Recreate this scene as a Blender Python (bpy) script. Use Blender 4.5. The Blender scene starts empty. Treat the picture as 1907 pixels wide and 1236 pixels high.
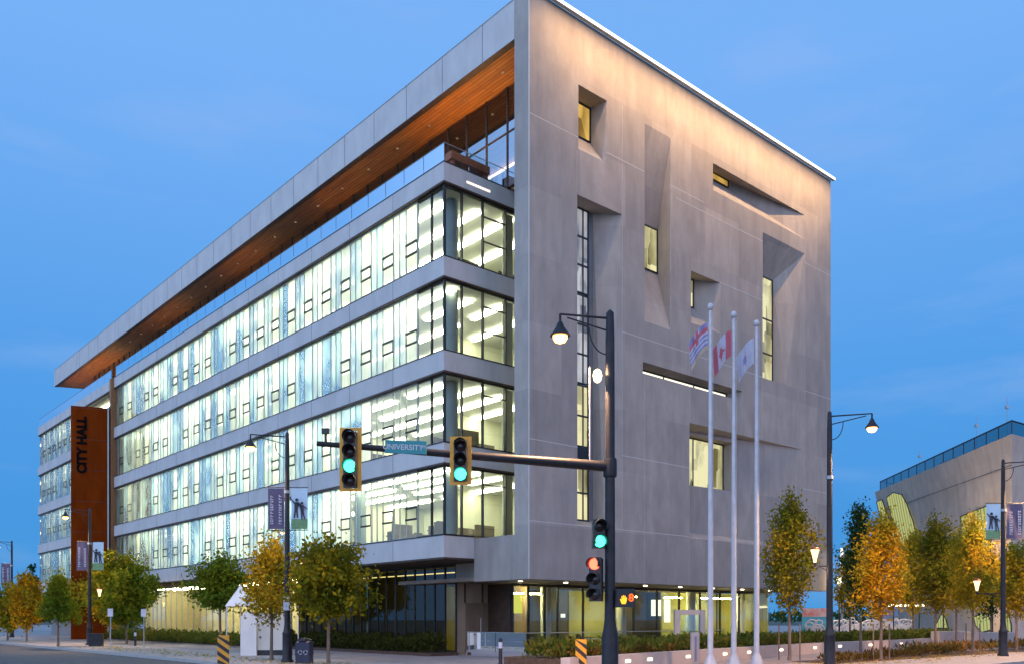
import bpy, math, random
import numpy as np
from mathutils import Vector, Matrix
from mathutils.geometry import delaunay_2d_cdt
random.seed(7); rng = np.random.default_rng(7)
R = math.radians
sc = bpy.context.scene
COL = sc.collection

# ---------------------------------------------------------------- camera, sky, sun, exposure
F, CX, HY, EYE = 1630.0, 953.5, 1152.0, 1.7        # focal length and horizon in pixels of the 1907 px photograph
cam_d = bpy.data.cameras.new("camera"); cam = bpy.data.objects.new("camera", cam_d); COL.objects.link(cam)
cam.location = (0, 0, EYE); cam.rotation_euler = (R(90), 0, 0)
cam_d.sensor_width = 36; cam_d.lens = F/1907*36; cam_d.shift_y = (HY-618)/1907
cam_d.clip_start = 0.1; cam_d.clip_end = 4000
sc.camera = cam
sc.view_settings.view_transform = 'Standard'; sc.view_settings.look = 'None'
sc.view_settings.exposure = 0; sc.view_settings.gamma = 1
sc.render.engine = 'CYCLES'
sc.cycles.max_bounces = 8; sc.cycles.diffuse_bounces = 3; sc.cycles.glossy_bounces = 4
sc.cycles.transmission_bounces = 4; sc.cycles.transparent_max_bounces = 16
sc.cycles.caustics_reflective = False; sc.cycles.caustics_refractive = False
sc.cycles.sample_clamp_indirect = 4; sc.cycles.use_denoising = True

W = bpy.data.worlds.new("World"); sc.world = W; W.use_nodes = True
nt = W.node_tree; nt.nodes.clear()
def nn(t, typ, **kw):
    n = t.nodes.new(typ)
    for k, v in kw.items():
        if k in n.inputs.keys(): n.inputs[k].default_value = v
        else: setattr(n, k, v)
    return n
tc = nn(nt, 'ShaderNodeTexCoord'); sp = nn(nt, 'ShaderNodeSeparateXYZ')
nt.links.new(tc.outputs['Generated'], sp.inputs[0])
ramp = nn(nt, 'ShaderNodeValToRGB'); cr = ramp.color_ramp
stops = [(0.0, (.075, .33, .72)), (.10, (.064, .315, .75)), (.26, (.092, .350, .82)), (.52, (.185, .44, .93)), (1.0, (.20, .45, .9))]
cr.elements[0].position = 0; cr.elements[0].color = (*stops[0][1], 1)
cr.elements[1].position = 1; cr.elements[1].color = (*stops[-1][1], 1)
for p, c in stops[1:-1]:
    e = cr.elements.new(p); e.color = (*c, 1)
nt.links.new(sp.outputs['Z'], ramp.inputs[0])
# thin wisps of cloud
mp = nn(nt, 'ShaderNodeMapping'); mp.inputs['Scale'].default_value = (2.0, 2.0, 9.0)
nt.links.new(tc.outputs['Generated'], mp.inputs[0])
nz = nn(nt, 'ShaderNodeTexNoise', Scale=1.6, Detail=5.0, Roughness=.55); nt.links.new(mp.outputs[0], nz.inputs[0])
mr = nn(nt, 'ShaderNodeMapRange'); mr.inputs[1].default_value = .52; mr.inputs[2].default_value = .8; mr.inputs[4].default_value = .30
nt.links.new(nz.outputs[0], mr.inputs[0])
mx = nn(nt, 'ShaderNodeMixRGB'); mx.inputs[2].default_value = (.42, .55, .86, 1)
nt.links.new(mr.outputs[0], mx.inputs[0]); nt.links.new(ramp.outputs[0], mx.inputs[1])
# afterglow of the western sky, behind the camera to its left
dt = nn(nt, 'ShaderNodeVectorMath', operation='DOT_PRODUCT'); dt.inputs[1].default_value = (-.62, -.77, .12)
nt.links.new(tc.outputs['Generated'], dt.inputs[0])
m2 = nn(nt, 'ShaderNodeMapRange', interpolation_type='SMOOTHSTEP'); m2.inputs[1].default_value = .32; m2.inputs[2].default_value = 1.0
nt.links.new(dt.outputs['Value'], m2.inputs[0])
mg = nn(nt, 'ShaderNodeMixRGB', blend_type='ADD'); mg.inputs[2].default_value = (1.1, 1.28, 1.75, 1)
nt.links.new(m2.outputs[0], mg.inputs[0]); nt.links.new(mx.outputs[0], mg.inputs[1])
bg = nn(nt, 'ShaderNodeBackground', Strength=1.0); nt.links.new(mg.outputs[0], bg.inputs[0])
wo = nn(nt, 'ShaderNodeOutputWorld'); nt.links.new(bg.outputs[0], wo.inputs[0])

sun_d = bpy.data.lights.new("sun", 'SUN'); sun = bpy.data.objects.new("sun", sun_d); COL.objects.link(sun)
sun_d.energy = .55; sun_d.angle = R(40); sun_d.color = (1.0, .62, .5)
sun.rotation_euler = (Vector((-.66, .70, -.30))).to_track_quat('-Z', 'Y').to_euler()

# ---------------------------------------------------------------- helpers
def ray(x): return np.array([(x-CX)/F, 1.0])
LD = np.array([-1426.5, 1630.])/2166.05; RD = np.array([1862.5, 1630.])/2475.02
G0 = ray(826.5)*39.2
def inter(p, d, x):
    r = ray(x); return np.linalg.solve(np.array([[d[0], -r[0]], [d[1], -r[1]]]), -p)
_a = inter(G0, RD, 883)[0]; P0 = G0+_a*RD; VG = inter(P0, -LD, 985)[0]; O = P0-VG*LD; UG = float((G0-O)@RD)
def uz(x, y, v=0.0):                # point of the plane v seen at a pixel -> (u, z)
    u, t = inter(O+v*LD, RD, x); return float(u), float(EYE+(HY-y)/F*t)
def vz(x, y, u):
    v, t = inter(O+u*RD, LD, x); return float(v), float(EYE+(HY-y)/F*t)
def wp(x, t, z=0.0): return Vector(((x-CX)/F*t, t, z))
def uvw(u, v, z=0.0):
    q = O+u*RD+v*LD; return Vector((q[0], q[1], z))
ANG = math.atan2(RD[1], RD[0])

def tag(o, label=None, cat=None, group=None, kind=None):
    if label: o['label'] = label
    if cat: o['category'] = cat
    if group: o['group'] = group
    if kind: o['kind'] = kind
    return o
def empty(name, loc=(0, 0, 0), rz=0, **k):
    o = bpy.data.objects.new(name, None); COL.objects.link(o); o.location = loc; o.rotation_euler = (0, 0, rz); return tag(o, **k)
def copy_tree(o, parent=None):
    c = o.copy(); COL.objects.link(c); c.parent = parent
    for ch in list(o.children): copy_tree(ch, c)
    return c

class MB:
    def __init__(s): s.v = []; s.f = []; s.m = []; s.sm = []
    def add(s, vs, fs, m=0, smooth=False):
        b = len(s.v); s.v += [tuple(map(float, p)) for p in vs]
        for f in fs: s.f.append([b+i for i in f]); s.m.append(m); s.sm.append(smooth)
        return s
    def box(s, x0, x1, y0, y1, z0, z1, m=0):
        return s.add([(x0,y0,z0),(x1,y0,z0),(x1,y1,z0),(x0,y1,z0),(x0,y0,z1),(x1,y0,z1),(x1,y1,z1),(x0,y1,z1)],
              [(0,3,2,1),(4,5,6,7),(0,1,5,4),(1,2,6,5),(2,3,7,6),(3,0,4,7)], m)
    def cham(s, x0, x1, y0, y1, z0, z1, b=.02, m=0):     # box with chamfered vertical edges and top
        pts = [(x0+b,y0),(x1-b,y0),(x1,y0+b),(x1,y1-b),(x1-b,y1),(x0+b,y1),(x0,y1-b),(x0,y0+b)]
        cx, cy = (x0+x1)/2, (y0+y1)/2; ins = [(p[0]+(b if p[0] < cx else -b), p[1]+(b if p[1] < cy else -b)) for p in pts]
        vs = [(*p, z0) for p in pts]+[(*p, z1-b) for p in pts]+[(*p, z1) for p in ins]
        fs = [(i, (i+1) % 8, 8+(i+1) % 8, 8+i) for i in range(8)]+[(8+i, 8+(i+1) % 8, 16+(i+1) % 8, 16+i) for i in range(8)]
        return s.add(vs, fs+[tuple(range(16, 24)), tuple(range(7, -1, -1))], m)
    def prism(s, poly, z0, z1, m=0, mtop=None, mbot=None):
        n = len(poly); a = sum(poly[i][0]*poly[(i+1) % n][1]-poly[(i+1) % n][0]*poly[i][1] for i in range(n))
        if a < 0: poly = poly[::-1]
        vs = [(x, y, z0) for x, y in poly]+[(x, y, z1) for x, y in poly]
        s.add(vs, [(i, (i+1) % n, n+(i+1) % n, n+i) for i in range(n)], m)
        s.add(vs, [tuple(range(n, 2*n))], m if mtop is None else mtop); s.add(vs, [tuple(range(n-1, -1, -1))], m if mbot is None else mbot)
        return s
    def tube(s, p, q, r0, r1=None, n=10, m=0, caps=True):
        r1 = r0 if r1 is None else r1; p = Vector(p); q = Vector(q); d = (q-p)
        if d.length < 1e-6: return s
        d.normalize(); a = d.orthogonal().normalized(); b = d.cross(a)
        vs = [p+(a*math.cos(2*math.pi*i/n)+b*math.sin(2*math.pi*i/n))*r0 for i in range(n)]
        vs += [q+(a*math.cos(2*math.pi*i/n)+b*math.sin(2*math.pi*i/n))*r1 for i in range(n)]
        s.add(vs, [(i, (i+1) % n, n+(i+1) % n, n+i) for i in range(n)], m, True)
        if caps: s.add(vs, [tuple(range(n-1, -1, -1)), tuple(range(n, 2*n))], m)
        return s
    def path(s, pts, radii, n=8, m=0):
        for i in range(len(pts)-1): s.tube(pts[i], pts[i+1], radii[i], radii[i+1], n, m)
        return s
    def lathe(s, prof, c=(0, 0, 0), n=16, m=0, axis='Z', smooth=True):
        vs = []
        for r, z in prof:
            for i in range(n):
                a = 2*math.pi*i/n; p = (r*math.cos(a), r*math.sin(a), z)
                if axis == 'Y': p = (p[0], z, p[1])
                vs.append((c[0]+p[0], c[1]+p[1], c[2]+p[2]))
        k = len(prof)
        fl = axis == 'Y'
        fs = [((j*n+i, j*n+(i+1) % n, (j+1)*n+(i+1) % n, (j+1)*n+i) if not fl else (j*n+i, (j+1)*n+i, (j+1)*n+(i+1) % n, j*n+(i+1) % n)) for j in range(k-1) for i in range(n)]
        s.add(vs, fs, m, smooth)
        s.add(vs, [tuple(range(n-1, -1, -1)), tuple(range((k-1)*n, k*n))], m)
        return s
    def build(s, name, mats, parent=None, loc=None, rz=0, **k):
        me = bpy.data.meshes.new(name); me.from_pydata(s.v, [], s.f)
        for mt in (mats if isinstance(mats, (list, tuple)) else [mats]): me.materials.append(mt)
        me.polygons.foreach_set('material_index', s.m); me.polygons.foreach_set('use_smooth', s.sm)
        me.update(); o = bpy.data.objects.new(name, me); COL.objects.link(o)
        if parent: o.parent = parent
        if loc is not None: o.location = loc
        if rz: o.rotation_euler = (0, 0, rz)
        return tag(o, **k)

# ---------------------------------------------------------------- materials
MATS = {}
def new_mat(name):
    m = bpy.data.materials.new(name); m.use_nodes = True; m.node_tree.nodes.clear(); MATS[name] = m; return m, m.node_tree
def noisy(name, c1, c2, scale=1.0, rough=.7, metal=0, bump=.0, bscale=20, stretch=(1, 1, 1), detail=5, spec=.5, c3=None):
    m, t = new_mat(name); tc = nn(t, 'ShaderNodeTexCoord'); mp = nn(t, 'ShaderNodeMapping'); mp.inputs['Scale'].default_value = stretch
    t.links.new(tc.outputs['Object'], mp.inputs[0])
    n = nn(t, 'ShaderNodeTexNoise', Scale=scale, Detail=float(detail), Roughness=.6); t.links.new(mp.outputs[0], n.inputs[0])
    r = nn(t, 'ShaderNodeValToRGB'); r.color_ramp.elements[0].position = .32; r.color_ramp.elements[1].position = .7
    r.color_ramp.elements[0].color = (*c1, 1); r.color_ramp.elements[1].color = (*c2, 1); t.links.new(n.outputs[0], r.inputs[0])
    out = r.outputs[0]
    b = nn(t, 'ShaderNodeBsdfPrincipled', Roughness=rough, Metallic=metal); b.inputs['Specular IOR Level'].default_value = spec
    if c3:
        n3 = nn(t, 'ShaderNodeTexNoise', Scale=scale*.17, Detail=4.0); t.links.new(tc.outputs['Object'], n3.inputs[0])
        r3 = nn(t, 'ShaderNodeMapRange'); r3.inputs[1].default_value = .42; r3.inputs[2].default_value = .66; r3.inputs[4].default_value = .6; t.links.new(n3.outputs[0], r3.inputs[0])
        mm = nn(t, 'ShaderNodeMixRGB'); mm.inputs[2].default_value = (*c3, 1); t.links.new(r3.outputs[0], mm.inputs[0]); t.links.new(out, mm.inputs[1]); out = mm.outputs[0]
    t.links.new(out, b.inputs['Base Color'])
    if bump:
        n2 = nn(t, 'ShaderNodeTexNoise', Scale=bscale, Detail=4.0); t.links.new(tc.outputs['Object'], n2.inputs[0])
        bp = nn(t, 'ShaderNodeBump', Strength=bump); bp.inputs['Distance'].default_value = .02; t.links.new(n2.outputs[0], bp.inputs['Height']); t.links.new(bp.outputs[0], b.inputs['Normal'])
    o = nn(t, 'ShaderNodeOutputMaterial'); t.links.new(b.outputs[0], o.inputs[0]); return m
def emis(name, c, s):
    m, t = new_mat(name); e = nn(t, 'ShaderNodeEmission', Strength=s); e.inputs[0].default_value = (*c, 1)
    o = nn(t, 'ShaderNodeOutputMaterial'); t.links.new(e.outputs[0], o.inputs[0]); return m
def glass(name, tint=(.9, .97, .95), refl=1.6, base=.04, rough=0.0):
    m, t = new_mat(name); tr = nn(t, 'ShaderNodeBsdfTransparent'); tr.inputs[0].default_value = (*tint, 1)
    gl = nn(t, 'ShaderNodeBsdfGlossy', Roughness=rough); gl.inputs[0].default_value = (.95, .97, 1, 1)
    fr = nn(t, 'ShaderNodeFresnel', IOR=1.5); ge = nn(t, 'ShaderNodeNewGeometry')
    t.links.new(ge.outputs['Normal'], fr.inputs['Normal'])
    # shading normal turned to the viewer, so both sides reflect alike
    ma = nn(t, 'ShaderNodeMath', operation='MULTIPLY_ADD', use_clamp=True); ma.inputs[1].default_value = refl; ma.inputs[2].default_value = base
    t.links.new(fr.outputs[0], ma.inputs[0])
    mx = nn(t, 'ShaderNodeMixShader'); t.links.new(ma.outputs[0], mx.inputs[0]); t.links.new(tr.outputs[0], mx.inputs[1]); t.links.new(gl.outputs[0], mx.inputs[2])
    o = nn(t, 'ShaderNodeOutputMaterial'); t.links.new(mx.outputs[0], o.inputs[0]); return m
def frit(name, clear=.2, refl=1.3, base=.03, var=.45, col=(.97, .97, .88)):
    """fritted glass with a sheer curtain close behind: stripes let more or less of the room through, some panes mirror more sky"""
    m, t = new_mat(name); tc = nn(t, 'ShaderNodeTexCoord'); oi = nn(t, 'ShaderNodeObjectInfo')
    sc_ = nn(t, 'ShaderNodeVectorMath', operation='SCALE'); cb = nn(t, 'ShaderNodeCombineXYZ')
    for i in range(3): t.links.new(oi.outputs['Random'], cb.inputs[i])
    t.links.new(cb.outputs[0], sc_.inputs[0]); sc_.inputs['Scale'].default_value = 37.0
    ad = nn(t, 'ShaderNodeVectorMath', operation='ADD'); t.links.new(tc.outputs['Object'], ad.inputs[0]); t.links.new(sc_.outputs[0], ad.inputs[1])
    mp = nn(t, 'ShaderNodeMapping'); mp.inputs['Scale'].default_value = (.0, 5.0, .03); t.links.new(ad.outputs[0], mp.inputs[0])
    n = nn(t, 'ShaderNodeTexNoise', Scale=1.5, Detail=3.0); t.links.new(mp.outputs[0], n.inputs[0])
    mr = nn(t, 'ShaderNodeMapRange'); mr.inputs[1].default_value = .35; mr.inputs[2].default_value = .65
    mr.inputs[3].default_value = 0; mr.inputs[4].default_value = clear*2; t.links.new(n.outputs[0], mr.inputs[0])
    tl = nn(t, 'ShaderNodeBsdfTranslucent'); tl.inputs[0].default_value = (*col, 1)
    tr = nn(t, 'ShaderNodeBsdfTransparent'); tr.inputs[0].default_value = (.88, .97, .97, 1)
    m1 = nn(t, 'ShaderNodeMixShader'); t.links.new(mr.outputs[0], m1.inputs[0]); t.links.new(tl.outputs[0], m1.inputs[1]); t.links.new(tr.outputs[0], m1.inputs[2])
    gl = nn(t, 'ShaderNodeBsdfGlossy', Roughness=.02); fr = nn(t, 'ShaderNodeFresnel', IOR=1.5)
    # mirror share painted by noise: soft bands imitate cloud reflections, plus a per-pane change
    gp = nn(t, 'ShaderNodeNewGeometry'); mq = nn(t, 'ShaderNodeMapping'); mq.inputs['Scale'].default_value = (.45, .45, .38); t.links.new(gp.outputs['Position'], mq.inputs[0])
    n2 = nn(t, 'ShaderNodeTexNoise', Scale=1.0, Detail=2.0); t.links.new(mq.outputs[0], n2.inputs[0])
    r2 = nn(t, 'ShaderNodeMapRange'); r2.inputs[1].default_value = .40; r2.inputs[2].default_value = .62; r2.inputs[4].default_value = var; t.links.new(n2.outputs[0], r2.inputs[0])
    r3 = nn(t, 'ShaderNodeMath', operation='MULTIPLY_ADD'); r3.inputs[1].default_value = var*.8; t.links.new(oi.outputs['Random'], r3.inputs[0]); t.links.new(r2.outputs[0], r3.inputs[2])
    ma = nn(t, 'ShaderNodeMath', operation='MULTIPLY_ADD', use_clamp=True); ma.inputs[1].default_value = refl; t.links.new(fr.outputs[0], ma.inputs[0]); t.links.new(r3.outputs[0], ma.inputs[2])
    mn = nn(t, 'ShaderNodeMath', operation='MINIMUM'); mn.inputs[1].default_value = .8; t.links.new(ma.outputs[0], mn.inputs[0])
    m2_ = nn(t, 'ShaderNodeMixShader'); t.links.new(mn.outputs[0], m2_.inputs[0]); t.links.new(m1.outputs[0], m2_.inputs[1]); t.links.new(gl.outputs[0], m2_.inputs[2])
    o = nn(t, 'ShaderNodeOutputMaterial'); t.links.new(m2_.outputs[0], o.inputs[0]); return m
def leaf(name, cols, green=None, nscale=.6):
    m, t = new_mat(name); ge = nn(t, 'ShaderNodeNewGeometry'); r = nn(t, 'ShaderNodeValToRGB'); cr = r.color_ramp
    cr.elements[0].color = (*cols[0], 1); cr.elements[1].color = (*cols[-1], 1)
    for i, c in enumerate(cols[1:-1]):
        e = cr.elements.new((i+1)/(len(cols)-1)); e.color = (*c, 1)
    t.links.new(ge.outputs['Random Per Island'], r.inputs[0]); out = r.outputs[0]
    if green:
        tc = nn(t, 'ShaderNodeTexCoord'); n = nn(t, 'ShaderNodeTexNoise', Scale=nscale, Detail=3.0); t.links.new(tc.outputs['Object'], n.inputs[0])
        mr = nn(t, 'ShaderNodeMapRange'); mr.inputs[1].default_value = .44; mr.inputs[2].default_value = .58; t.links.new(n.outputs[0], mr.inputs[0])
        mm = nn(t, 'ShaderNodeMixRGB'); mm.inputs[2].default_value = (*green, 1); t.links.new(mr.outputs[0], mm.inputs[0]); t.links.new(out, mm.inputs[1]); out = mm.outputs[0]
    d = nn(t, 'ShaderNodeBsdfDiffuse'); tl = nn(t, 'ShaderNodeBsdfTranslucent'); t.links.new(out, d.inputs[0]); t.links.new(out, tl.inputs[0])
    mx = nn(t, 'ShaderNodeMixShader'); mx.inputs[0].default_value = .35; t.links.new(d.outputs[0], mx.inputs[1]); t.links.new(tl.outputs[0], mx.inputs[2])
    o = nn(t, 'ShaderNodeOutputMaterial'); t.links.new(mx.outputs[0], o.inputs[0]); return m

def concrete(name, c1, c2, c3, pw=3.1, ph=2.9, amt=.20):
    m = noisy(name, c1, c2, 1.0, .88, bump=.25, bscale=9, stretch=(1, 1, .6), c3=c3, spec=.25); t = m.node_tree
    b = [n for n in t.nodes if n.type == 'BSDF_PRINCIPLED'][0]; src = b.inputs['Base Color'].links[0].from_socket
    tc = nn(t, 'ShaderNodeTexCoord'); sp = nn(t, 'ShaderNodeSeparateXYZ'); cb = nn(t, 'ShaderNodeCombineXYZ'); t.links.new(tc.outputs['Object'], sp.inputs[0])
    ad = nn(t, 'ShaderNodeMath', operation='ADD'); t.links.new(sp.outputs[0], ad.inputs[0]); t.links.new(sp.outputs[1], ad.inputs[1]); t.links.new(ad.outputs[0], cb.inputs[0]); t.links.new(sp.outputs[2], cb.inputs[1])
    br = nn(t, 'ShaderNodeTexBrick', Scale=1.0); br.inputs['Mortar Size'].default_value = .006; br.inputs['Brick Width'].default_value = pw; br.inputs['Row Height'].default_value = ph; br.offset = .37
    a = 1-amt; br.inputs['Color1'].default_value = (a, a, a*1.01, 1); br.inputs['Color2'].default_value = (1.0, .985, .97, 1); br.inputs['Mortar'].default_value = (.86, .86, .86, 1)
    t.links.new(cb.outputs[0], br.inputs[0])
    # rain streaks: stretched noise, stronger where the large noise says so
    mp = nn(t, 'ShaderNodeMapping'); mp.inputs['Scale'].default_value = (.9, .9, .16); t.links.new(tc.outputs['Object'], mp.inputs[0])
    n = nn(t, 'ShaderNodeTexNoise', Scale=1.6, Detail=6.0, Roughness=.65); t.links.new(mp.outputs[0], n.inputs[0])
    mr = nn(t, 'ShaderNodeMapRange'); mr.inputs[1].default_value = .40; mr.inputs[2].default_value = .72; mr.inputs[3].default_value = 1.03; mr.inputs[4].default_value = .84; t.links.new(n.outputs[0], mr.inputs[0])
    m1 = nn(t, 'ShaderNodeMixRGB', blend_type='MULTIPLY'); m1.inputs[0].default_value = 1; t.links.new(src, m1.inputs[1]); t.links.new(br.outputs[0], m1.inputs[2])
    m2 = nn(t, 'ShaderNodeMixRGB', blend_type='MULTIPLY'); m2.inputs[0].default_value = 1; t.links.new(m1.outputs[0], m2.inputs[1]); t.links.new(mr.outputs[0], m2.inputs[2]); t.links.new(m2.outputs[0], b.inputs['Base Color']); return m
CONC = concrete('concrete', (.37, .325, .285), (.48, .42, .37), (.35, .325, .30))
CONC_D = noisy('slab_concrete', (.46, .44, .425), (.56, .535, .515), 1.6, .85, bump=.2, bscale=10, stretch=(1, .6, .3))
JOINT = noisy('pale_joint', (.52, .48, .45), (.60, .56, .52), 6, .8)
DARK = noisy('dark_metal', (.025, .027, .03), (.045, .045, .05), 5, .45, .4)
BRONZE = noisy('bronze_trim', (.07, .045, .03), (.11, .07, .05), 3, .5, .5)
ALU = noisy('grey_aluminium', (.30, .33, .34), (.38, .41, .42), 5, .45, .5)
def wood():
    m, t = new_mat('soffit_wood'); tc = nn(t, 'ShaderNodeTexCoord')
    mp = nn(t, 'ShaderNodeMapping'); mp.inputs['Scale'].default_value = (1, .08, 1); t.links.new(tc.outputs['Object'], mp.inputs[0])
    n = nn(t, 'ShaderNodeTexNoise', Scale=7.0, Detail=5.0); t.links.new(mp.outputs[0], n.inputs[0])
    r = nn(t, 'ShaderNodeValToRGB'); r.color_ramp.elements[0].position = .3; r.color_ramp.elements[1].position = .7
    r.color_ramp.elements[0].color = (.36, .115, .012, 1); r.color_ramp.elements[1].color = (.56, .21, .03, 1); t.links.new(n.outputs[0], r.inputs[0])
    br = nn(t, 'ShaderNodeTexBrick', Scale=1.0); br.inputs['Mortar Size'].default_value = .012; br.inputs['Brick Width'].default_value = 3.0; br.inputs['Row Height'].default_value = .2
    br.inputs['Color1'].default_value = (1, 1, 1, 1); br.inputs['Color2'].default_value = (.75, .72, .7, 1); br.inputs['Mortar'].default_value = (.2, .18, .16, 1)
    mp2 = nn(t, 'ShaderNodeMapping'); mp2.inputs['Rotation'].default_value = (0, 0, R(90)); t.links.new(tc.outputs['Object'], mp2.inputs[0]); t.links.new(mp2.outputs[0], br.inputs[0])
    mm = nn(t, 'ShaderNodeMixRGB', blend_type='MULTIPLY'); mm.inputs[0].default_value = 1; t.links.new(r.outputs[0], mm.inputs[1]); t.links.new(br.outputs[0], mm.inputs[2])
    b = nn(t, 'ShaderNodeBsdfPrincipled', Roughness=.55); t.links.new(mm.outputs[0], b.inputs['Base Color'])
    o = nn(t, 'ShaderNodeOutputMaterial'); t.links.new(b.outputs[0], o.inputs[0]); return m
WOOD = wood()
CORTEN = noisy('weathered_steel', (.12, .020, .003), (.20, .034, .005), 1.4, .8, spec=.0, bump=.2, bscale=14, stretch=(1, 1, .25))
TERRA = noisy('terrace_paving', (.30, .29, .28), (.36, .35, .33), 3, .8)
INWALL = noisy('interior_wall', (.76, .75, .56), (.84, .83, .66), .6, .8)
INCEIL = noisy('interior_ceiling', (.75, .76, .70), (.82, .82, .76), 1, .9)
INFLOOR = noisy('interior_carpet', (.16, .17, .16), (.22, .22, .2), 4, .9)
COLM = noisy('interior_column', (.26, .32, .33), (.32, .38, .38), 1, .7)
FURN = noisy('office_furniture', (.10, .08, .06), (.16, .13, .1), 3, .7)
STRIP = emis('fluorescent_strip', (1.0, .97, .68), 21)
STRIPG = emis('lobby_strip', (1.0, .88, .52), 42)
EDGE = emis('roof_edge_strip', (.93, .95, 1.0), 2.2)
CLEAR = glass('clear_glass')
CLEARB = glass('balustrade_glass', (.86, .93, .95), 1.2, .03)
TINT = glass('tinted_glass', (.36, .36, .26), .8, .02)
PENT = glass('penthouse_glass', (.42, .46, .45), 1.8, .45)
FRIT = frit('fritted_glass', .07, var=.36, col=(.74, .93, .98)); FRITD = frit('dense_fritted_glass', .0, var=.50, col=(.60, .86, 1)); SHEER = frit('sheer_curtained_glass', .12, var=.22, col=(.86, .97, .92))
BARK = noisy('bark', (.14, .09, .065), (.24, .165, .12), 9, .9, bump=.5, stretch=(1, 1, .3))
POLE = noisy('black_paint', (.018, .017, .02), (.032, .030, .034), 4, .5, .1, spec=.3)
WHITEM = noisy('white_metal', (.46, .44, .45), (.56, .54, .55), 3, .4, .1)
SODIUM = emis('sodium_bulb', (1.0, .50, .14), 7)
LANTERN = emis('lantern_glow', (1.0, .72, .34), 2.6)
PALEBULB = emis('pale_bulb', (1.0, .93, .62), 6)
def text_mesh(s, size, extr, name, mat, parent, mtx, bold=0.0, align='CENTER'):
    c = bpy.data.curves.new(name, 'FONT'); c.body = s; c.size = size; c.extrude = extr; c.offset = bold; c.align_x = align; c.align_y = 'CENTER'
    o = bpy.data.objects.new('tmp', c); COL.objects.link(o); dg = bpy.context.evaluated_depsgraph_get()
    me = bpy.data.meshes.new_from_object(o.evaluated_get(dg)); bpy.data.objects.remove(o); bpy.data.curves.remove(c)
    me.name = name; me.materials.clear(); me.materials.append(mat); r = bpy.data.objects.new(name, me); COL.objects.link(r); r.parent = parent; r.matrix_local = mtx; return r
def frame_mtx(right, up, n, loc):
    m = Matrix((right, up, n)).transposed().to_4x4(); m.translation = loc; return m

# ================================================================ GROUND
def flat(name, polyw, z, mat, **k):
    vs = [(p[0], p[1], z) for p in polyw]; a = sum(vs[i][0]*vs[(i+1) % len(vs)][1]-vs[(i+1) % len(vs)][0]*vs[i][1] for i in range(len(vs)))
    if a < 0: vs = vs[::-1]
    return MB().add(vs, [tuple(range(len(vs)))]).build(name, mat, kind='structure', **k)
ASPH = noisy('asphalt', (.065, .06, .06), (.105, .098, .095), 2.2, .75, bump=.4, bscale=60, c3=(.09, .08, .075))
PAVE = noisy('sidewalk_concrete', (.30, .26, .24), (.38, .335, .31), 1.7, .8, bump=.2, bscale=30)
PAVED = noisy('plaza_paving', (.24, .20, .19), (.32, .27, .25), .9, .75, bump=.2, bscale=25)
MULCH = noisy('mulch', (.05, .03, .02), (.12, .07, .045), 9, .95, bump=.8, bscale=30)
PAINT = noisy('road_paint', (.6, .6, .58), (.75, .75, .72), 7, .6)
YPAINT = noisy('yellow_road_paint', (.55, .33, .04), (.7, .45, .07), 7, .6)
CURB = noisy('curb_concrete', (.34, .32, .30), (.42, .40, .37), 5, .85)
UC, VC = -11.2, -14.8
flat('ground', [(-1500, -60), (1500, -60), (1500, 2500), (-1500, 2500)], -.13, noisy('far_ground', (.07, .08, .05), (.13, .12, .09), .03, .95))
# carriageways as one L of asphalt round the corner
rd = MB(); rd.prism([tuple(uvw(*p)[:2]) for p in [(-34, -38), (180, -38), (180, VC), (UC+4, VC), (UC+1.2, VC+1.2), (UC, VC+4), (UC, 260), (-34, 260)]], -.13, -.12)
rd.build('road', ASPH, kind='structure')
# block of paving enclosed by the two streets
sw = MB(); blk = [(180, VC+.15), (UC+4, VC+.15), (UC+1.3, VC+1.3), (UC+.15, VC+4), (UC+.15, 260), (180, 260)]
sw.prism([tuple(uvw(*p)[:2]) for p in blk], -.12, 0.0); sw.build('pavement', PAVE, kind='structure')
kb = MB(); kp = [(180, VC), (UC+4, VC), (UC+1.2, VC+1.2), (UC, VC+4), (UC, 260)]; ki = [(180, VC+.15), (UC+4, VC+.15), (UC+1.3, VC+1.3), (UC+.15, VC+4), (UC+.15, 260)]
for i in range(4): kb.prism([tuple(uvw(*p)[:2]) for p in (kp[i], kp[i+1], ki[i+1], ki[i])], -.12, .012)
kb.build('kerb', CURB, kind='structure')
mk = MB()
for u0 in np.arange(-9, 150, 6.0): mk.box(u0, u0+3, -26.1, -25.98, -.118, -.116)
for v0 in np.arange(-8, 200, 6.0): mk.box(-22.6, -22.48, v0, v0+3, -.118, -.116)
for q in np.arange(-33, UC-.6, 1.2): mk.box(q, q+.6, -13.2, -10.4, -.118, -.116)
mk.build('road_markings', PAINT, loc=uvw(0, 0), rz=ANG, kind='structure')
mk = MB(); mk.box(-23.2, -23.08, -6, 220, -.118, -.116); mk.build('yellow_line', YPAINT, loc=uvw(0, 0), rz=ANG, kind='structure')
# plaza of darker pavers around the hall
pj = MB(); pj.prism([tuple(uvw(*p)[:2]) for p in [(-6.2, -9.6), (60, -7.0), (60, 60), (-6.2, 60)]], .0, .012); pj.build('plaza', PAVED, kind='structure')

# ================================================================ CITY HALL
B = empty('city_hall', uvw(0, 0), ANG, label='long concrete and glass city hall with deeply cut end wall and overhanging roof', cat='building')
SL = [(4.49, 5.46), (8.74, 9.62), (12.87, 13.75), (17.08, 17.95), (21.34, 22.16)]       # slab bands
VE = 50.4
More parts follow.
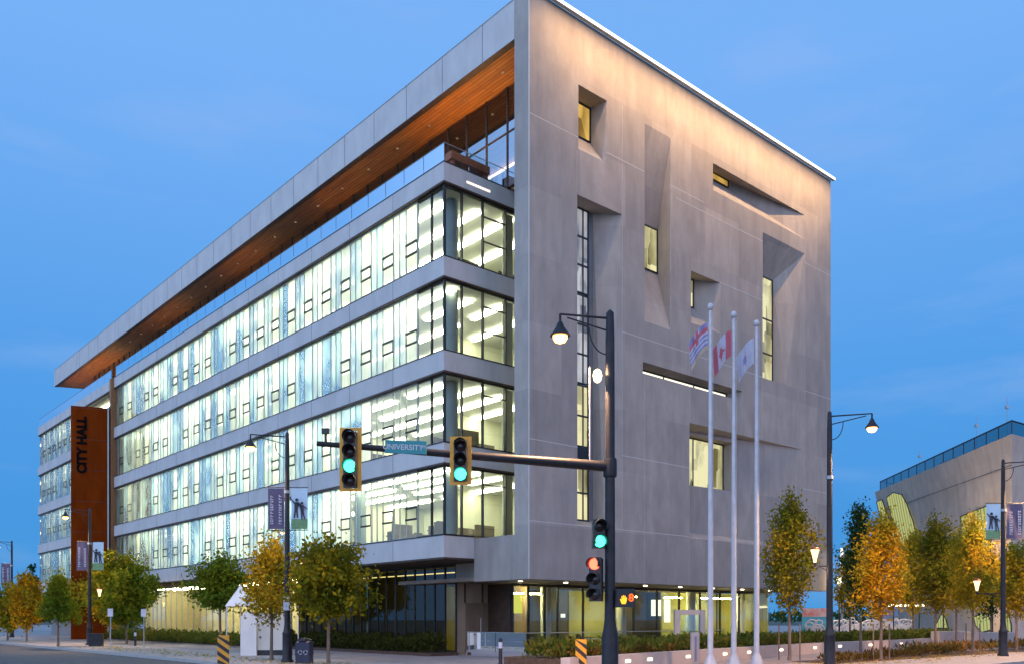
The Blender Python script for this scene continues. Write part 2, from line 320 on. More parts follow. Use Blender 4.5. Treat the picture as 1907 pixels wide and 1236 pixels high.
# --- end wall plate with cut recesses --------------------------------------
def U(x, y, v=0): a = uz(x, y, v); return (a[0], v, a[1])
W_, Hh = 25.23, 28.78
Z0 = 3.43
D1 = 1.0
uw8 = uz(1362, 840, .6)[0]
rec = []   # (outer loop [(u,z)], inner loop [(u,v,z)])
def rect(u0, u1, z0, z1): return [(u0, z0), (u1, z0), (u1, z1), (u0, z1)]
def iu(x, v, y=500): return uz(x, y, v)[0]
def izz(x, y, v): return uz(x, y, v)[1]
def inner(ul, xr, v, yt, yb):     # inner frame of a recess: left jamb square, right jamb and levels as seen
    ur = iu(xr, v); zt, zb = izz(xr, yt, v), izz(xr, yb, v); return [(ul, v, zb), (ur, v, zb), (ur, v, zt), (ul, v, zt)]
# small top window
rec.append((rect(3.02, 4.9, 22.9, 25.8), inner(3.02, 1099, D1, 203, 268)))
# tall slot with a lit strip
rec.append((rect(2.95, 5.96, 5.95, 20.82), [(2.95, .95, 6.3), (iu(1104, .95), .95, 6.3), (iu(1104, .95), .95, izz(1104, 399, .95)), (2.95, .95, izz(1104, 399, .95))]))
# slanted slot, sloped head and sill
rec.append((rect(7.6, 9.58, 16.16, 25.75), inner(7.6, 1224, 1.0, 429, 511)))
# long horizontal slot under the roof
rec.append((rect(13.12, 22.24, 24.3, 25.72), inner(13.12, 1356, .9, 337, 352)))
# small blind recess
rec.append((rect(11.24, 13.72, 16.9, 19.56), inner(11.24, 1291, .9, 522, 575)))
# big right recess
rec.append((rect(17.77, 22.2, 15.27, 23.43), inner(17.77, 1438, 1.0, 523, 712)))
# thin lit slot
rec.append((rect(7.46, 15.77, 13.62, 14.17), inner(7.46, 1352, .8, 733, 741)))
# wide lower recess
rec.append((rect(11.12, 22.0, 5.85, 11.76), [(11.12, .75, 6.3), (21.2, .06, 5.98), (21.2, .06, 11.7), (11.12, .75, 11.5)]))
def plate():
    pts = [Vector((0, Z0)), Vector((W_, Z0)), Vector((W_, Hh)), Vector((0, Hh))]; loops = [[0, 1, 2, 3]]
    for o, i in rec:
        b = len(pts); pts += [Vector(p) for p in o]; loops.append(list(range(b, b+len(o))))
    edges = [(l[i], l[(i+1) % len(l)]) for l in loops for i in range(len(l))]
    vs, es, fs, *_ = delaunay_2d_cdt(pts, edges, [], 0, 1e-6)
    keep = []
    for f in fs:
        c = sum((vs[i] for i in f), Vector((0, 0)))/len(f)
        if any(o[0][0] < c.x < o[1][0] and o[0][1] < c.y < o[2][1] for o, _ in rec) or not (0 < c.x < W_ and Z0 < c.y < Hh): continue
        keep.append(f)
    m = MB(); m.add([(v.x, 0, v.y) for v in vs], [tuple(f) for f in keep])
    T = .94
    m.add([(0, 0, Z0), (0, T, Z0), (0, T, Hh), (0, 0, Hh)], [(0, 3, 2, 1)]); m.add([(W_, 0, Z0), (W_, T, Z0), (W_, T, Hh), (W_, 0, Hh)], [(0, 1, 2, 3)])
    m.add([(0, 0, Hh), (W_, 0, Hh), (W_, T, Hh), (0, T, Hh)], [(0, 1, 2, 3)])
    m.add([(0, 0, Z0), (W_, 0, Z0), (W_, T, Z0), (0, T, Z0)], [(3, 2, 1, 0)])
    m.add([(0, T, Z0), (2.6, T, Z0), (2.6, T, Hh), (0, T, Hh)], [(0, 1, 2, 3)])
    # reveals
    for k, (o, i) in enumerate(rec):
        oo = [(u, 0, z) for u, z in o]
        for j in range(4):
            a, b_ = oo[j], oo[(j+1) % 4]; c, d = i[(j+1) % 4], i[j]
            if k in (0, 1, 5) and j == 1:     # right reveal splits along a slanted arris
                mid = {0: (4.78, .12, 23.0), 1: (5.05, .3, 6.05), 5: (20.7, .35, 15.38)}[k]
                m.add([a, b_, c, d, mid], [(0, 1, 4), (4, 1, 2, 3), (0, 4, 3)]); continue
            if k in (0, 1, 5) and j == 0:
                mid = {0: (4.78, .12, 23.0), 1: (5.05, .3, 6.05), 5: (20.7, .35, 15.38)}[k]
                m.add([a, b_, mid, c, d], [(0, 1, 2), (0, 2, 3, 4)]); continue
            m.add([a, b_, c, d], [(0, 1, 2, 3)])
    # back of the wide recess with its own window opening left out
    (a, b_, c, d) = [Vector(p) for p in rec[7][1]]
    def on(u, z):
        s = (u-11.12)/(21.2-11.12); return (u, .75-.69*s, z)
    zlo, zhi = 6.3-.32*(uw8-11.12)/10.08, 11.5+.2*(uw8-11.12)/10.08
    uw, zb, zt = uw8, 8.73, 11.38
    m.add([on(11.12, 6.3), on(uw, zlo), on(uw, zb), on(11.12, zb)], [(0, 1, 2, 3)])
    m.add([on(uw, zlo), on(21.2, 5.98), on(21.2, 11.7), on(uw, zhi)], [(0, 1, 2, 3)])
    m.add([on(11.12, zt), on(uw, zt), on(uw, zhi), on(11.12, 11.5)], [(0, 1, 2, 3)])
    p, q = on(uw, zb), on(uw, zt); m.add([p, q, (uw-.02, 1.15, zt), (uw-.02, 1.15, zb)], [(0, 1, 2, 3)])
    p, q = on(11.12, zb), on(uw, zb); m.add([p, q, (uw, 1.15, zb), (11.12, 1.15, zb)], [(0, 1, 2, 3)])
    p, q = on(11.12, zt), on(uw, zt); m.add([p, q, (uw, 1.15, zt), (11.12, 1.15, zt)], [(3, 2, 1, 0)])
    return m
plate().build('end_wall', CONC, B)
# pale joints: proud strips, broken at the recesses
jm = MB()
def hj(z, u0, u1, w=.035):
    spans = [(u0, u1)]
    for o, _ in rec:
        if o[0][1]-.02 <= z <= o[2][1]+.02:
            ns = []
            for s0, s1 in spans:
                if s1 <= o[0][0] or s0 >= o[1][0]: ns.append((s0, s1)); continue
                if s0 < o[0][0]: ns.append((s0, o[0][0]))
                if s1 > o[1][0]: ns.append((o[1][0], s1))
            spans = ns
    for s0, s1 in spans: jm.box(s0, s1, -.004, .002, z-w/2, z+w/2)
def vj(u, z0, z1, w=.02):
    spans = [(z0, z1)]
    for o, _ in rec:
        if o[0][0]-.0 < u < o[1][0]+.0:
            ns = []
            for s0, s1 in spans:
                if s1 <= o[0][1] or s0 >= o[2][1]: ns.append((s0, s1)); continue
                if s0 < o[0][1]: ns.append((s0, o[0][1]))
                if s1 > o[2][1]: ns.append((o[2][1], s1))
            spans = ns
    for s0, s1 in spans: jm.box(u-w/2, u+w/2, -.003, .002, s0, s1)
for z, a, b_ in ((23.4, .02, 12.3), (22.9, 10.0, W_), (19.58, 13.75, 17.7), (15.3, 5.9, W_), (9.45, .02, W_), (5.93, .02, 22.5)): hj(z, a, b_)
for u, a, b_ in ((2.93, 20.9, 22.8), (5.98, 5.95, 26), (7.58, Z0+.02, 14), (11.1, Z0+.02, 16.8), (13.75, 14.3, 19.5), (17.73, 11.8, 23), (22.22, Z0+.02, 25), (9.6, 16.2, 23), (19.0, 6, 11)): vj(u, a, b_, .014)
jm.build('panel_joint', JOINT, B)
cn = MB(); cn.box(-.012, .03, -.012, .03, Z0, Hh); cn.build('corner_highlight', JOINT, B)  # pale strip painted in as the highlight along the wall corner
# recess windows: frame + lit pane (the rooms behind are lit)
def lit(name, c, c2, s, sx=.9, sz=.35):
    m, t = new_mat(name); tc = nn(t, 'ShaderNodeTexCoord'); mp = nn(t, 'ShaderNodeMapping'); mp.inputs['Scale'].default_value = (sx, sx, sz); t.links.new(tc.outputs['Object'], mp.inputs[0])
    v = nn(t, 'ShaderNodeTexVoronoi', Scale=1.6, distance='CHEBYCHEV'); t.links.new(mp.outputs[0], v.inputs[0])
    n = nn(t, 'ShaderNodeTexNoise', Scale=1.3, Detail=3.0); t.links.new(mp.outputs[0], n.inputs[0])
    a = nn(t, 'ShaderNodeMixRGB'); a.inputs[0].default_value = .45; t.links.new(v.outputs['Color'], a.inputs[2]); t.links.new(n.outputs[0], a.inputs[1])
    r = nn(t, 'ShaderNodeValToRGB'); r.color_ramp.elements[0].position = .3; r.color_ramp.elements[1].position = .62; r.color_ramp.elements[0].color = (*c, 1); r.color_ramp.elements[1].color = (*c2, 1); t.links.new(a.outputs[0], r.inputs[0])
    e = nn(t, 'ShaderNodeEmission', Strength=s); t.links.new(r.outputs[0], e.inputs[0]); gl = nn(t, 'ShaderNodeBsdfGlossy', Roughness=.02)
    fr = nn(t, 'ShaderNodeFresnel', IOR=1.55); mx = nn(t, 'ShaderNodeMixShader'); t.links.new(fr.outputs[0], mx.inputs[0]); t.links.new(e.outputs[0], mx.inputs[1]); t.links.new(gl.outputs[0], mx.inputs[2])
    o = nn(t, 'ShaderNodeOutputMaterial'); t.links.new(mx.outputs[0], o.inputs[0]); return m
LITW = lit('lit_room_glass', (.16, .14, .05), (.95, .88, .48), 1.0)
LITA = lit('amber_room_glass', (.18, .10, .02), (.85, .52, .12), 1.0)
LITP = lit('twilight_room_glass', (.10, .11, .16), (.62, .62, .66), .9, 1.2, .5)
def rwin(u0, u1, z0, z1, v, mat, rails=(), mull=(), name='recess_window'):
    m = MB(); f = .06
    m.box(u0, u0+f, v-.06, v+.06, z0, z1); m.box(u1-f, u1, v-.06, v+.06, z0, z1); m.box(u0+f, u1-f, v-.06, v+.06, z1-f, z1); m.box(u0+f, u1-f, v-.06, v+.06, z0, z0+f)
    for r_ in rails: m.box(u0+f, u1-f, v-.05, v+.05, r_-.04, r_+.04)
    for q in mull: m.box(q-.03, q+.03, v-.045, v+.045, z0+f, z1-f)
    w = m.build(name, DARK, B)
    MB().add([(u0, v, z0), (u1, v, z0), (u1, v, z1), (u0, v, z1)], [(0, 1, 2, 3)]).build('pane', mat, w)
def rr_(k, mat, **kw):
    i = rec[k][1]; rwin(i[0][0], i[1][0], i[0][2], i[2][2], i[0][1], mat, **kw)
rr_(0, LITA, mull=(3.9,))
vi = .95; uR = rec[1][1][1][0]; uM = iu(1095, vi); zts = rec[1][1][2][2]
for z0, z1, mt in ((16.9, zts, LITP), (12.7, 16.85, LITP), (9.75, 12.65, LITW), (6.3, 8.9, LITW)):
    n = max(2, int((z1-z0)/1.3)); rwin(2.95, uM, z0, z1, vi, mt, rails=list(np.linspace(z0, z1, n+1)[1:-1]), mull=(iu(1085, vi),))
MB().box(2.95, uM, vi-.04, vi+.06, 8.92, 9.72).build('recess_spandrel', DARK, B)
MB().box(uM+.005, uR, vi, vi+.1, 6.3, zts).build('recess_back', noisy('grey_panel', (.13, .14, .15), (.17, .18, .19), 1.5, .6), B)
rr_(2, LITW, mull=(8.3,)); rr_(3, LITA); rr_(4, LITW); rr_(5, LITW, rails=(17.2, 19.2))
rr_(6, emis('bright_slot_glass', (1.0, .95, .72), 1.5), mull=(10, 12.5), name='slot_window')
rwin(11.12, uw8, 8.73, 11.38, 1.15, LITW, mull=(12.9, 14.6))
# --- base block under the slabs, and soffit of the end wall
bb = MB(); bb.box(0.0, 2.6, .94, 3.75, Z0, 5.40); bb.build('base_block', CONC, B)
sf = MB(); sf.box(0.02, W_-.02, .95, 10, Z0+.03, Z0+.2); sf.build('lobby_soffit', noisy('soffit_panel', (.16, .12, .09), (.22, .17, .13), 1.2, .6), B)
sd = MB()
DL = emis('soffit_downlight', (1.0, .85, .6), 12)
for u in np.arange(1.2, 24, 2.9):
    MB().lathe([(.10, 0), (.10, .03), (.05, .035)], (u, 1.9, Z0-.012), 12).build('downlight', DL, B)
# --- roof edge light strip
es = MB(); es.box(.75, W_+.02, -.30, -.10, Hh-.02, Hh+.06); fx = es.build('roof_light', ALU, B)
MB().box(.75, W_, -.315, -.303, Hh-.10, Hh+.045).build('light_strip', EDGE, fx)
MB().box(.75, W_, -.30, -.12, Hh-.10, Hh-.022).build('light_housing', ALU, fx)
la = bpy.data.lights.new('roof_wash', 'AREA'); la.shape = 'RECTANGLE'; la.size = W_-.9; la.size_y = .12; la.energy = 1380; la.color = (1.0, .60, .25); la.spread = R(150)  # unseen area light, set out from the strip to spread its wash
lo = bpy.data.objects.new('roof_wash', la); COL.objects.link(lo); lo.parent = B; lo.location = (W_/2+.35, -1.7, Hh-.05)
lo.rotation_euler = Matrix.Rotation(0, 4, 'X').to_euler(); lo.rotation_euler = (R(16), 0, 0)
# --- roof canopy
CE = 76.8
cp = [(0, .95), (0, CE), (9.2, CE-3.83), (W_-.01, CE-3.83), (W_-.01, .95)]
fa = MB(); fa.prism([(0.001, .95), (0.001, CE), (.35, CE-.15), (.35, .95)], 27.02, 28.74); fa.prism([(.35, CE-.15), (.001, CE), (9.2, CE-3.83), (9.2, CE-4.2)], 27.02, 28.74)
fa.build('roof_fascia', CONC_D, B)
fj = MB()
for v in np.arange(3.15, CE, 3.05): fj.box(-.004, .003, v-.012, v+.012, 27.03, 28.73)
fj.build('fascia_joint', DARK, B)
MB().box(-.02, .37, .95, CE-.2, 28.742, 28.78).build('roof_flashing', ALU, B)
MB().prism([(.3, .95), (.3, CE-.2), (9.2, CE-3.9), (W_-.2, CE-3.9), (W_-.2, .95)], 27.05, 28.70).build('roof', CONC_D, B)
MB().prism([(.30, .96), (.30, CE-.30), (8.9, CE-4.0), (8.9, .96)], 26.96, 27.04, 0).build('soffit', WOOD, B)
MB().prism([(.0, .96), (.0, CE-.02), (.30, CE-.14), (.30, .96)], 26.98, 27.018).build('soffit_trim', BRONZE, B)
for v in np.arange(3.0, CE-2, 2.9): MB().lathe([(.07, 0), (.07, .02), (.04, .022)], (1.1, v, 26.94), 10).build('soffit_light', emis('soffit_lamp', (1.0, .75, .45), .3) if 'soffit_lamp' not in MATS else MATS['soffit_lamp'], B)
# --- slab bands
for k, (z0, z1) in enumerate(SL):
    m = MB(); m.prism([(UG, VG), (3.0 if k else .0, VG), (3.0 if k else .0, VG+.45), (UG+.45, VG+.45), (UG+.45, VE), (UG, VE)], z0, z1)
    s = m.build('floor_band', CONC_D, B)
    t_ = MB(); t_.prism([(UG-.01, VG-.01), (3.0 if k else 0.0, VG-.01), (3.0 if k else .0, VG+.2), (UG+.2, VG+.2), (UG+.2, VE), (UG-.01, VE)], z0-.09, z0-.004); t_.build('band_trim', BRONZE, s)
    t_ = MB(); t_.prism([(UG-.015, VG-.015), (3.0 if k else 0.0, VG-.015), (3.0 if k else .0, VG+.1), (UG+.1, VG+.1), (UG+.1, VE), (UG-.015, VE)], z1+.002, z1+.05); t_.build('band_flashing', DARK, s)
    j = MB()
    for v in np.arange(VG+4.1, VE, 4.04): j.box(UG-.004, UG+.003, v-.01, v+.01, z0+.01, z1-.01)
    j.build('band_joint', DARK, s)
    # structural slab inside, ceiling face below and carpet above
    MB().box(UG+.5, 9.0, VG+.5, VE-.1, z0+.02, z1-.05).build('floor_slab', INFLOOR, B)
    if k:
        MB().box(UG+.5, 9.0, VG+.5, VE-.1, z0-.02, z0+.01).build('ceiling', INCEIL, B)
UI = 7.5
for k in range(4):
    z0, z1 = SL[k][1], SL[k+1][0]
    iw = MB(); iw.box(UI, UI+.1, VG+.6, VE-.1, z0-.04, z1-.03); iw.box(3.2, UI, VG+.25, VG+.35, z0-.04, z1-.03) if False else None
    for v in np.arange(10.2, VE, 8.08): iw.box(3.2, UI-.01, v, v+.12, z0-.04, z1-.03)
    iw.box(UG+.6, UI-.01, VE-.4, VE-.3, z0-.04, z1-.03)
    iw.build('interior_wall', INWALL, B)
    rl = random.Random(100+k)
    for u in ((-.7, .9, 2.6, 4.8), (-.5, 1.2, 3.0, 5.0), (-.7, .8, 2.5, 4.6), (-.6, 1.1, 2.8, 4.9))[k]:
        v = VG+rl.uniform(.7, 1.6)
        while v < VE-1.5:
            ln = rl.choice((2.4, 3.6, 4.8, 6.0)); e_ = min(v+ln, VE-.8)
            if v < 22 or rl.random() < .92: MB().box(u, u+.3, v, e_, z1-.16, z1-.09).build('light_row', STRIP, B)
            v = e_+rl.choice((.35, .6, 1.2))
    for v in np.arange(VG+1.35, VE, 8.08):
        MB().tube((-.30, v, z0-.04), (-.30, v, z1-.03), .32, .32, 18).build('column', COLM, B)
    fu = MB()
    rr = random.Random(k)
    for v in np.arange(VG+2, 24, 1.9):
        for u in (.6, 3.2):
            if rr.random() < .75:
                fu.box(u, u+1.3, v, v+.06, z0-.04, z0+rr.uniform(1.0, 1.35)); fu.box(u+.05, u+1.25, v+.06, v+.7, z0+.68, z0+.74)
                fu.box(u+.4, u+.85, v+.75, v+1.1, z0+.4, z0+1.0); fu.box(u+.35, u+.9, v+.3, v+.34, z0+.85, z0+1.2)
    fu.build('office_desks', FURN, B, kind='stuff')
# --- curtain wall, long side. module: vision pane with two dark rails, then fritted panes
UW = UG+.14
def module(z0, z1, vis=True, clear=False, dense=False):
    h = z1-z0; m = MB()
    m.box(.02, .12, -.022, .022, 0, h); m.box(.03, .10, .935, .965, 0, h); m.box(.03, .10, 1.48, 1.51, 0, h)
    m.box(.0, .12, .03, 1.99, 0, .05); m.box(.0, .12, .03, 1.99, h-.06, h)
    w = m.build('window', ALU)
    if vis:
        r_ = MB(); r_.box(-.02, .05, .03, .93, .86, .94); r_.box(-.02, .05, .03, .93, 1.40, 1.48); r_.box(.0, .04, .03, .042, .94, 1.40); r_.box(.0, .04, .918, .93, .94, 1.40)
        r_.build('opening_frame', DARK, w)
    MB().add([(.06, .03, .05), (.06, .93, .05), (.06, .93, h-.06), (.06, .03, h-.06)], [(0, 3, 2, 1)]).build('pane', CLEAR if clear else (SHEER if vis else FRITD), w)
    for a, b_ in ((.97, 1.48), (1.51, 1.99)):
        MB().add([(.06, a, .05), (.06, b_, .05), (.06, b_, h-.06), (.06, a, h-.06)], [(0, 3, 2, 1)]).build('frosted_pane' if not clear else 'side_pane', CLEAR if clear else (FRITD if dense else FRIT), w)
    return w
rr = random.Random(11)
V0 = 6.05
def place_modules(parent, v_list, lvl, seed):
    z0, z1 = SL[lvl][1]+.05, SL[lvl+1][0]-.09
    protos = {}
    r2 = random.Random(seed)
    for i, v in enumerate(v_list):
        vis = r2.random() < .82; clear = (i < (3, 2, 0, 0)[lvl] and v < 20); dense = r2.random() < .5
        if v < 20 and i < 3: vis = True
        key = (vis, clear, dense)
        if key not in protos: w = protos[key] = module(z0, z1, *key)
        else: w = copy_tree(protos[key])
        w.parent = parent; w.location = (UW, v, z0)
for lvl in range(4): place_modules(B, [V0+2.02*i for i in range(22)], lvl, lvl+3)
# corner bay: clear panes on both faces
for lvl in range(4):
    z0, z1 = SL[lvl][1]+.05, SL[lvl+1][0]-.09; h = z1-z0
    m = MB(); m.box(UG+.10, UG+.20, VG+.10, VG+.20, z0, z1)
    m.box(UW, UW+.12, VG+1.15, VG+1.2, z0, z1); m.box(UW, UW+.12, VG+.2, V0-.03, z0, z0+.05); m.box(UW, UW+.12, VG+.2, V0-.03, z1-.06, z1)
    for u in (-.60, .64, 2.03): m.box(u-.03, u+.03, VG+.10, VG+.24, z0, z1)
    m.box(UG+.2, 2.9, VG+.11, VG+.2, z0, z0+.05); m.box(UG+.2, 2.9, VG+.11, VG+.2, z1-.06, z1); m.box(.67, 2.0, VG+.12, VG+.2, z0+2.45, z0+2.5); m.box(.67, 2.0, VG+.12, VG+.2, z0+1.3, z0+1.34) if lvl > 1 else None
    f = m.build('corner_window', DARK, B)
    MB().add([(UW+.06, VG+.17, z0), (UW+.06, V0-.03, z0), (UW+.06, V0-.03, z1), (UW+.06, VG+.17, z1)], [(0, 3, 2, 1)]).build('pane', CLEAR, f)
    MB().add([(UG+.17, VG+.17, z0), (2.95, VG+.17, z0), (2.95, VG+.17, z1), (UG+.17, VG+.17, z1)], [(0, 1, 2, 3)]).build('pane', CLEAR, f)
    MB().box(2.2, 2.8, VG+.5, VG+.6, z0, z1).build('white_blind', INWALL, B)
# --- roof terrace: glass balustrade, bench, penthouse
def balus(parent, a, b_, z, h=.9, step=1.6, name='balustrade'):
    a, b_ = Vector(a), Vector(b_); d = b_-a; L_ = d.length; d.normalize(); n = max(1, round(L_/step)); m = MB()
    root = None
    m.tube((a.x, a.y, z+h), (b_.x, b_.y, z+h), .018, n=8); 
    for i in range(n+1):
        p = a+d*(L_*i/n); m.tube((p.x, p.y, z), (p.x, p.y, z+.25), .02, n=8)
    root = m.build(name, ALU, parent); w = L_/n
    for i in range(n):
        p = a+d*(w*i+.02); q = a+d*(w*(i+1)-.02)
        MB().add([(p.x, p.y, z+.05), (q.x, q.y, z+.05), (q.x, q.y, z+h-.02), (p.x, p.y, z+h-.02)], [(0, 1, 2, 3)]).build('glass_panel', CLEARB, root)
    return root
ZT = SL[4][1]+.05
balus(B, (UG+.12, VG+.12, 0), (UG+.12, VE-.1, 0), ZT); balus(B, (UG+.12, VG+.12, 0), (2.6, VG+.12, 0), ZT)
MB().box(UG+.46, 8, VG+.46, VE-.1, ZT-.3, ZT-.03).build('terrace_floor', TERRA, B)
MB().box(-.45, .95, VG-.022, VG-.012, 21.62, 21.72).build('linear_light', emis('balcony_light', (1, .86, .75), 1.6), B)
UP = 2.0
pn = MB()
n_p = 44; pitch = (73.3-VG-1.0)/n_p
m = MB(); m.box(-.05, .06, -.03, .03, ZT-.05, 26.95)
pw = m.build('penthouse_window', BRONZE, B); MB().add([(0, .03, ZT), (0, pitch-.03, ZT), (0, pitch-.03, 26.95), (0, .03, 26.95)], [(0, 3, 2, 1)]).build('pane', PENT, pw)
for i in range(n_p):
    w = pw if i == 0 else copy_tree(pw, B); w.location = (UP, VG+1.0+pitch*i-2.6, 0)
MB().box(UP-.04, UP+.05, 2.2, 70.5, ZT+2.55, ZT+2.61).build('penthouse_rail', BRONZE, B)
MB().box(8.5, 8.6, 1.2, 72, ZT-.05, 26.9).build('penthouse_back_wall', INWALL, B)
MB().box(2.2, 8.5, 52, 70.5, ZT-.3, ZT-.05).build('penthouse_floor', INFLOOR, B)
PEND = emis('pendant_bulb', (1, .62, .22), 14)
for i in range(9):
    p = MB().tube((3.4, 57+i*1.5, 26.9), (3.4, 57+i*1.5, 25.6), .01, n=6).build('pendant_lamp', DARK, B); MB().lathe([(.02, .12), (.10, .07), (.12, 0), (.08, -.09), (.02, -.12)], (3.4, 57+i*1.5, 25.5), 12).build('bulb', PEND, p)
PWARM = emis('penthouse_strip', (1, .72, .48), 9)
for v0, v1 in ((8, 12), (20, 24), (34, 38), (48, 52), (60, 68)): MB().box(6.6, 6.75, v0, v1, 26.8, 26.86).build('penthouse_light', PWARM, B)
# timber bench on the balcony
bn = MB(); bn.box(-.9, 1.4, VG+.55, VG+1.05, ZT+.62, ZT+.98); bn.box(-.8, -.65, VG+.6, VG+1.0, ZT-.05, ZT+.62); bn.box(1.15, 1.3, VG+.6, VG+1.0, ZT-.05, ZT+.62)
tg = bn.build('terrace_bar', noisy('red_timber', (.33, .09, .03), (.45, .14, .05), 4, .6), B)
# uplights added to brighten the timber soffit, strongest towards its ends
for v, en in ((5.8, 300), (17, 70), (31, 70), (46, 80), (63.0, 190), (70.0, 160)):
    fxl = MB().lathe([(.09, 0), (.09, .18), (.075, .2)], (1.0, v, 22.2), 12).build('added_uplight', DARK, B)
    MB().lathe([(.06, 0), (.06, .01)], (1.0, v, 22.405), 12).build('lens', PEND, fxl)
    l = bpy.data.lights.new('soffit_fill', 'SPOT'); l.energy = en*3; l.color = (1, .58, .22); l.spot_size = R(150); l.spot_blend = .8; l.shadow_soft_size = .1
    o = bpy.data.objects.new('soffit_fill', l); COL.objects.link(o); o.parent = fxl; o.location = (1.0, v, 22.6); o.rotation_euler = (R(180), 0, 0)
# --- ground floor, long side
UGF = .68
gm = MB(); MBp = MB()
def gwin(v0, v1, z1, mat, n, name='ground_window', u=UGF, fm=DARK, z0=.05):
    f = MB(); w = (v1-v0)/n
    for i in range(n+1): f.box(u-.05, u+.05, v0+w*i-.025, v0+w*i+.025, z0, z1)
    f.box(u-.05, u+.05, v0+.03, v1-.03, z0, z0+.08); f.box(u-.05, u+.05, v0+.03, v1-.03, z1-.1, z1)
    fo = f.build(name, fm, B)
    MB().add([(u, v0, z0), (u, v1, z0), (u, v1, z1), (u, v0, z1)], [(0, 3, 2, 1)]).build('pane', mat, fo)
for a, b_ in ((6.0, 11.2), (11.25, 16.4), (16.45, 22.0)): gwin(a, b_, 4.36, TINT, 6)
for a, b_ in ((22.05, 27.0), (27.05, 33), (33.05, 39), (39.05, 45), (45.05, 50)): gwin(a, b_, 4.36, CLEAR, 5, fm=ALU)
MB().box(UG+.45, UGF+.3, VG+.3, VE, 4.38, 4.46).build('undercroft_ceiling', noisy('dark_soffit', (.08, .055, .04), (.12, .085, .06), 1, .7), B)
MB().box(UGF-.04, UGF+.2, 3.76, 5.99, 3.5, 4.37).build('door_header', CONC, B)
gi = MB(); gi.box(5.5, 5.6, 22.1, VE-.2, 0.02, 4.38); gi.box(UGF+.1, 5.5, 21.9, 22.05, .02, 4.38); gi.box(UGF+.1, 5.5, VE-.3, VE-.15, .02, 4.38); gi.build('ground_interior_wall', noisy('warm_wall', (.62, .52, .28), (.75, .66, .38), .5, .8), B)
MB().box(2.9, 3.05, 22.6, 49.5, 4.2, 4.27).build('light_row', STRIPG, B)
MB().box(1.5, 1.6, 22.6, 49.5, 4.2, 4.27).build('light_row', STRIPG, B)
gd = MB(); gd.box(5.5, 5.6, 6.2, 21.8, .02, 4.38); gd.build('ground_interior_wall', noisy('brown_wall', (.20, .14, .08), (.28, .20, .12), .6, .8), B)
MB().box(3.5, 3.6, 7, 21, 4.2, 4.25).build('light_row', emis('dim_fill_strip', (1, .8, .35), 3), B)  # dim row added to lift the dark rooms behind the tinted panes
# low planter and hedge come later. entrance wall with brown doors (plane v = 6)
DOOR = noisy('brown_door_glass', (.17, .12, .08), (.23, .17, .12), 1.0, .35)
dm = MB(); dm.box(UGF+.06, 4.3, 6.0, 6.1, .05, Z0+.03); dw = dm.build('entrance_wall', noisy('bronze_panel', (.28, .21, .14), (.36, .28, .20), 1.1, .6), B)
for u in (1.75, 2.85):
    d = MB(); d.box(u-.5, u+.5, 5.94, 5.985, .08, 2.5); dd = d.build('door', DOOR, B)
    MB().tube((u+.38, 5.88, .75), (u+.38, 5.88, 1.75), .025).build('handle', WHITEM, dd)
for u in (1.2, 2.3, 3.4): MB().box(u-.03, u+.03, 5.93, 5.99, 2.5, Z0+.02).build('mullion', BRONZE, B)
# --- lobby glazing under the end wall (plane v = 4.2)
VL = 4.2
edges = [2.7, 3.75, 4.85, 5.75, 7.6, 9.6, 11.6, 13.6, 15.6, 17.6, 19.6, 21.6, 23.6, 25.1]
for i in range(len(edges)-1):
    a, b_ = edges[i], edges[i+1]; f = MB(); f.box(a, a+.07, VL-.06, VL+.06, .05, Z0+.02); f.box(a+.07, b_, VL-.05, VL+.05, .05, .14); f.box(a+.07, b_, VL-.05, VL+.05, Z0-.12, Z0+.02)
    fo = f.build('lobby_window', DARK, B); MB().add([(a+.07, VL, .14), (b_, VL, .14), (b_, VL, Z0-.12), (a+.07, VL, Z0-.12)], [(0, 1, 2, 3)]).build('pane', CLEAR, fo)
f = MB(); f.box(2.66, 2.72, VL+.07, 5.98, .05, Z0); f.build('lobby_side_wall', BRONZE, B)
OLIVE = noisy('olive_wall', (.36, .34, .10), (.48, .46, .17), .45, .7)
li = MB(); li.box(2.8, 8.0, 9.6, 9.7, .02, Z0); li.box(12, 16.5, 9.6, 9.7, .02, Z0); li.box(19, 24.8, 8.2, 8.3, .02, Z0); li.build('lobby_back_wall', OLIVE, B)
MB().box(W_-.25, W_-.15, VL+.1, 9.7, .02, Z0).build('lobby_end_wall', OLIVE, B)
ld = MB(); ld.box(24.8, W_, 8.2, 8.3, .02, Z0); ld.box(16.4, 16.5, 9.5, 9.7, .02, Z0); ld.box(18.9, 19.0, 8.3, 9.5, .02, Z0); ld.box(8.0, 12, 9.65, 9.75, .02, Z0); ld.box(16.5, 19, 9.4, 9.5, .02, Z0); ld.build('lobby_dark_wall', noisy('lobby_dark', (.05, .04, .03), (.09, .07, .05), 1, .5), B)
MB().box(2.8, W_-.3, VL+.1, 9.6, .013, .03).build('lobby_floor', noisy('lobby_tile', (.3, .28, .24), (.38, .35, .3), 1, .35), B)
for u0, u1, v in ((3.6, 5.3, 6.2), (5.6, 6.5, 6.2), (10.2, 11.1, 6), (13.2, 15.2, 7), (17.4, 19.0, 6.6), (20.6, 23.8, 6.2)): MB().box(u0, u1, v, v+.12, Z0-.42, Z0-.36).build('lobby_light', emis('lobby_row', (1, .90, .40), 105) if 'lobby_row' not in MATS else MATS['lobby_row'], B)
for u in (6.3, 12.2, 18.6, 23.9): MB().tube((u, 5.6, .02), (u, 5.6, Z0), .28, n=18).build('lobby_column', INCEIL, B)
MB().box(2.9, 4.0, 4.9, 5.0, 2.0, 2.95).build('yellow_panel', emis('yellow_light_panel', (.80, .74, .05), 1.0), B)
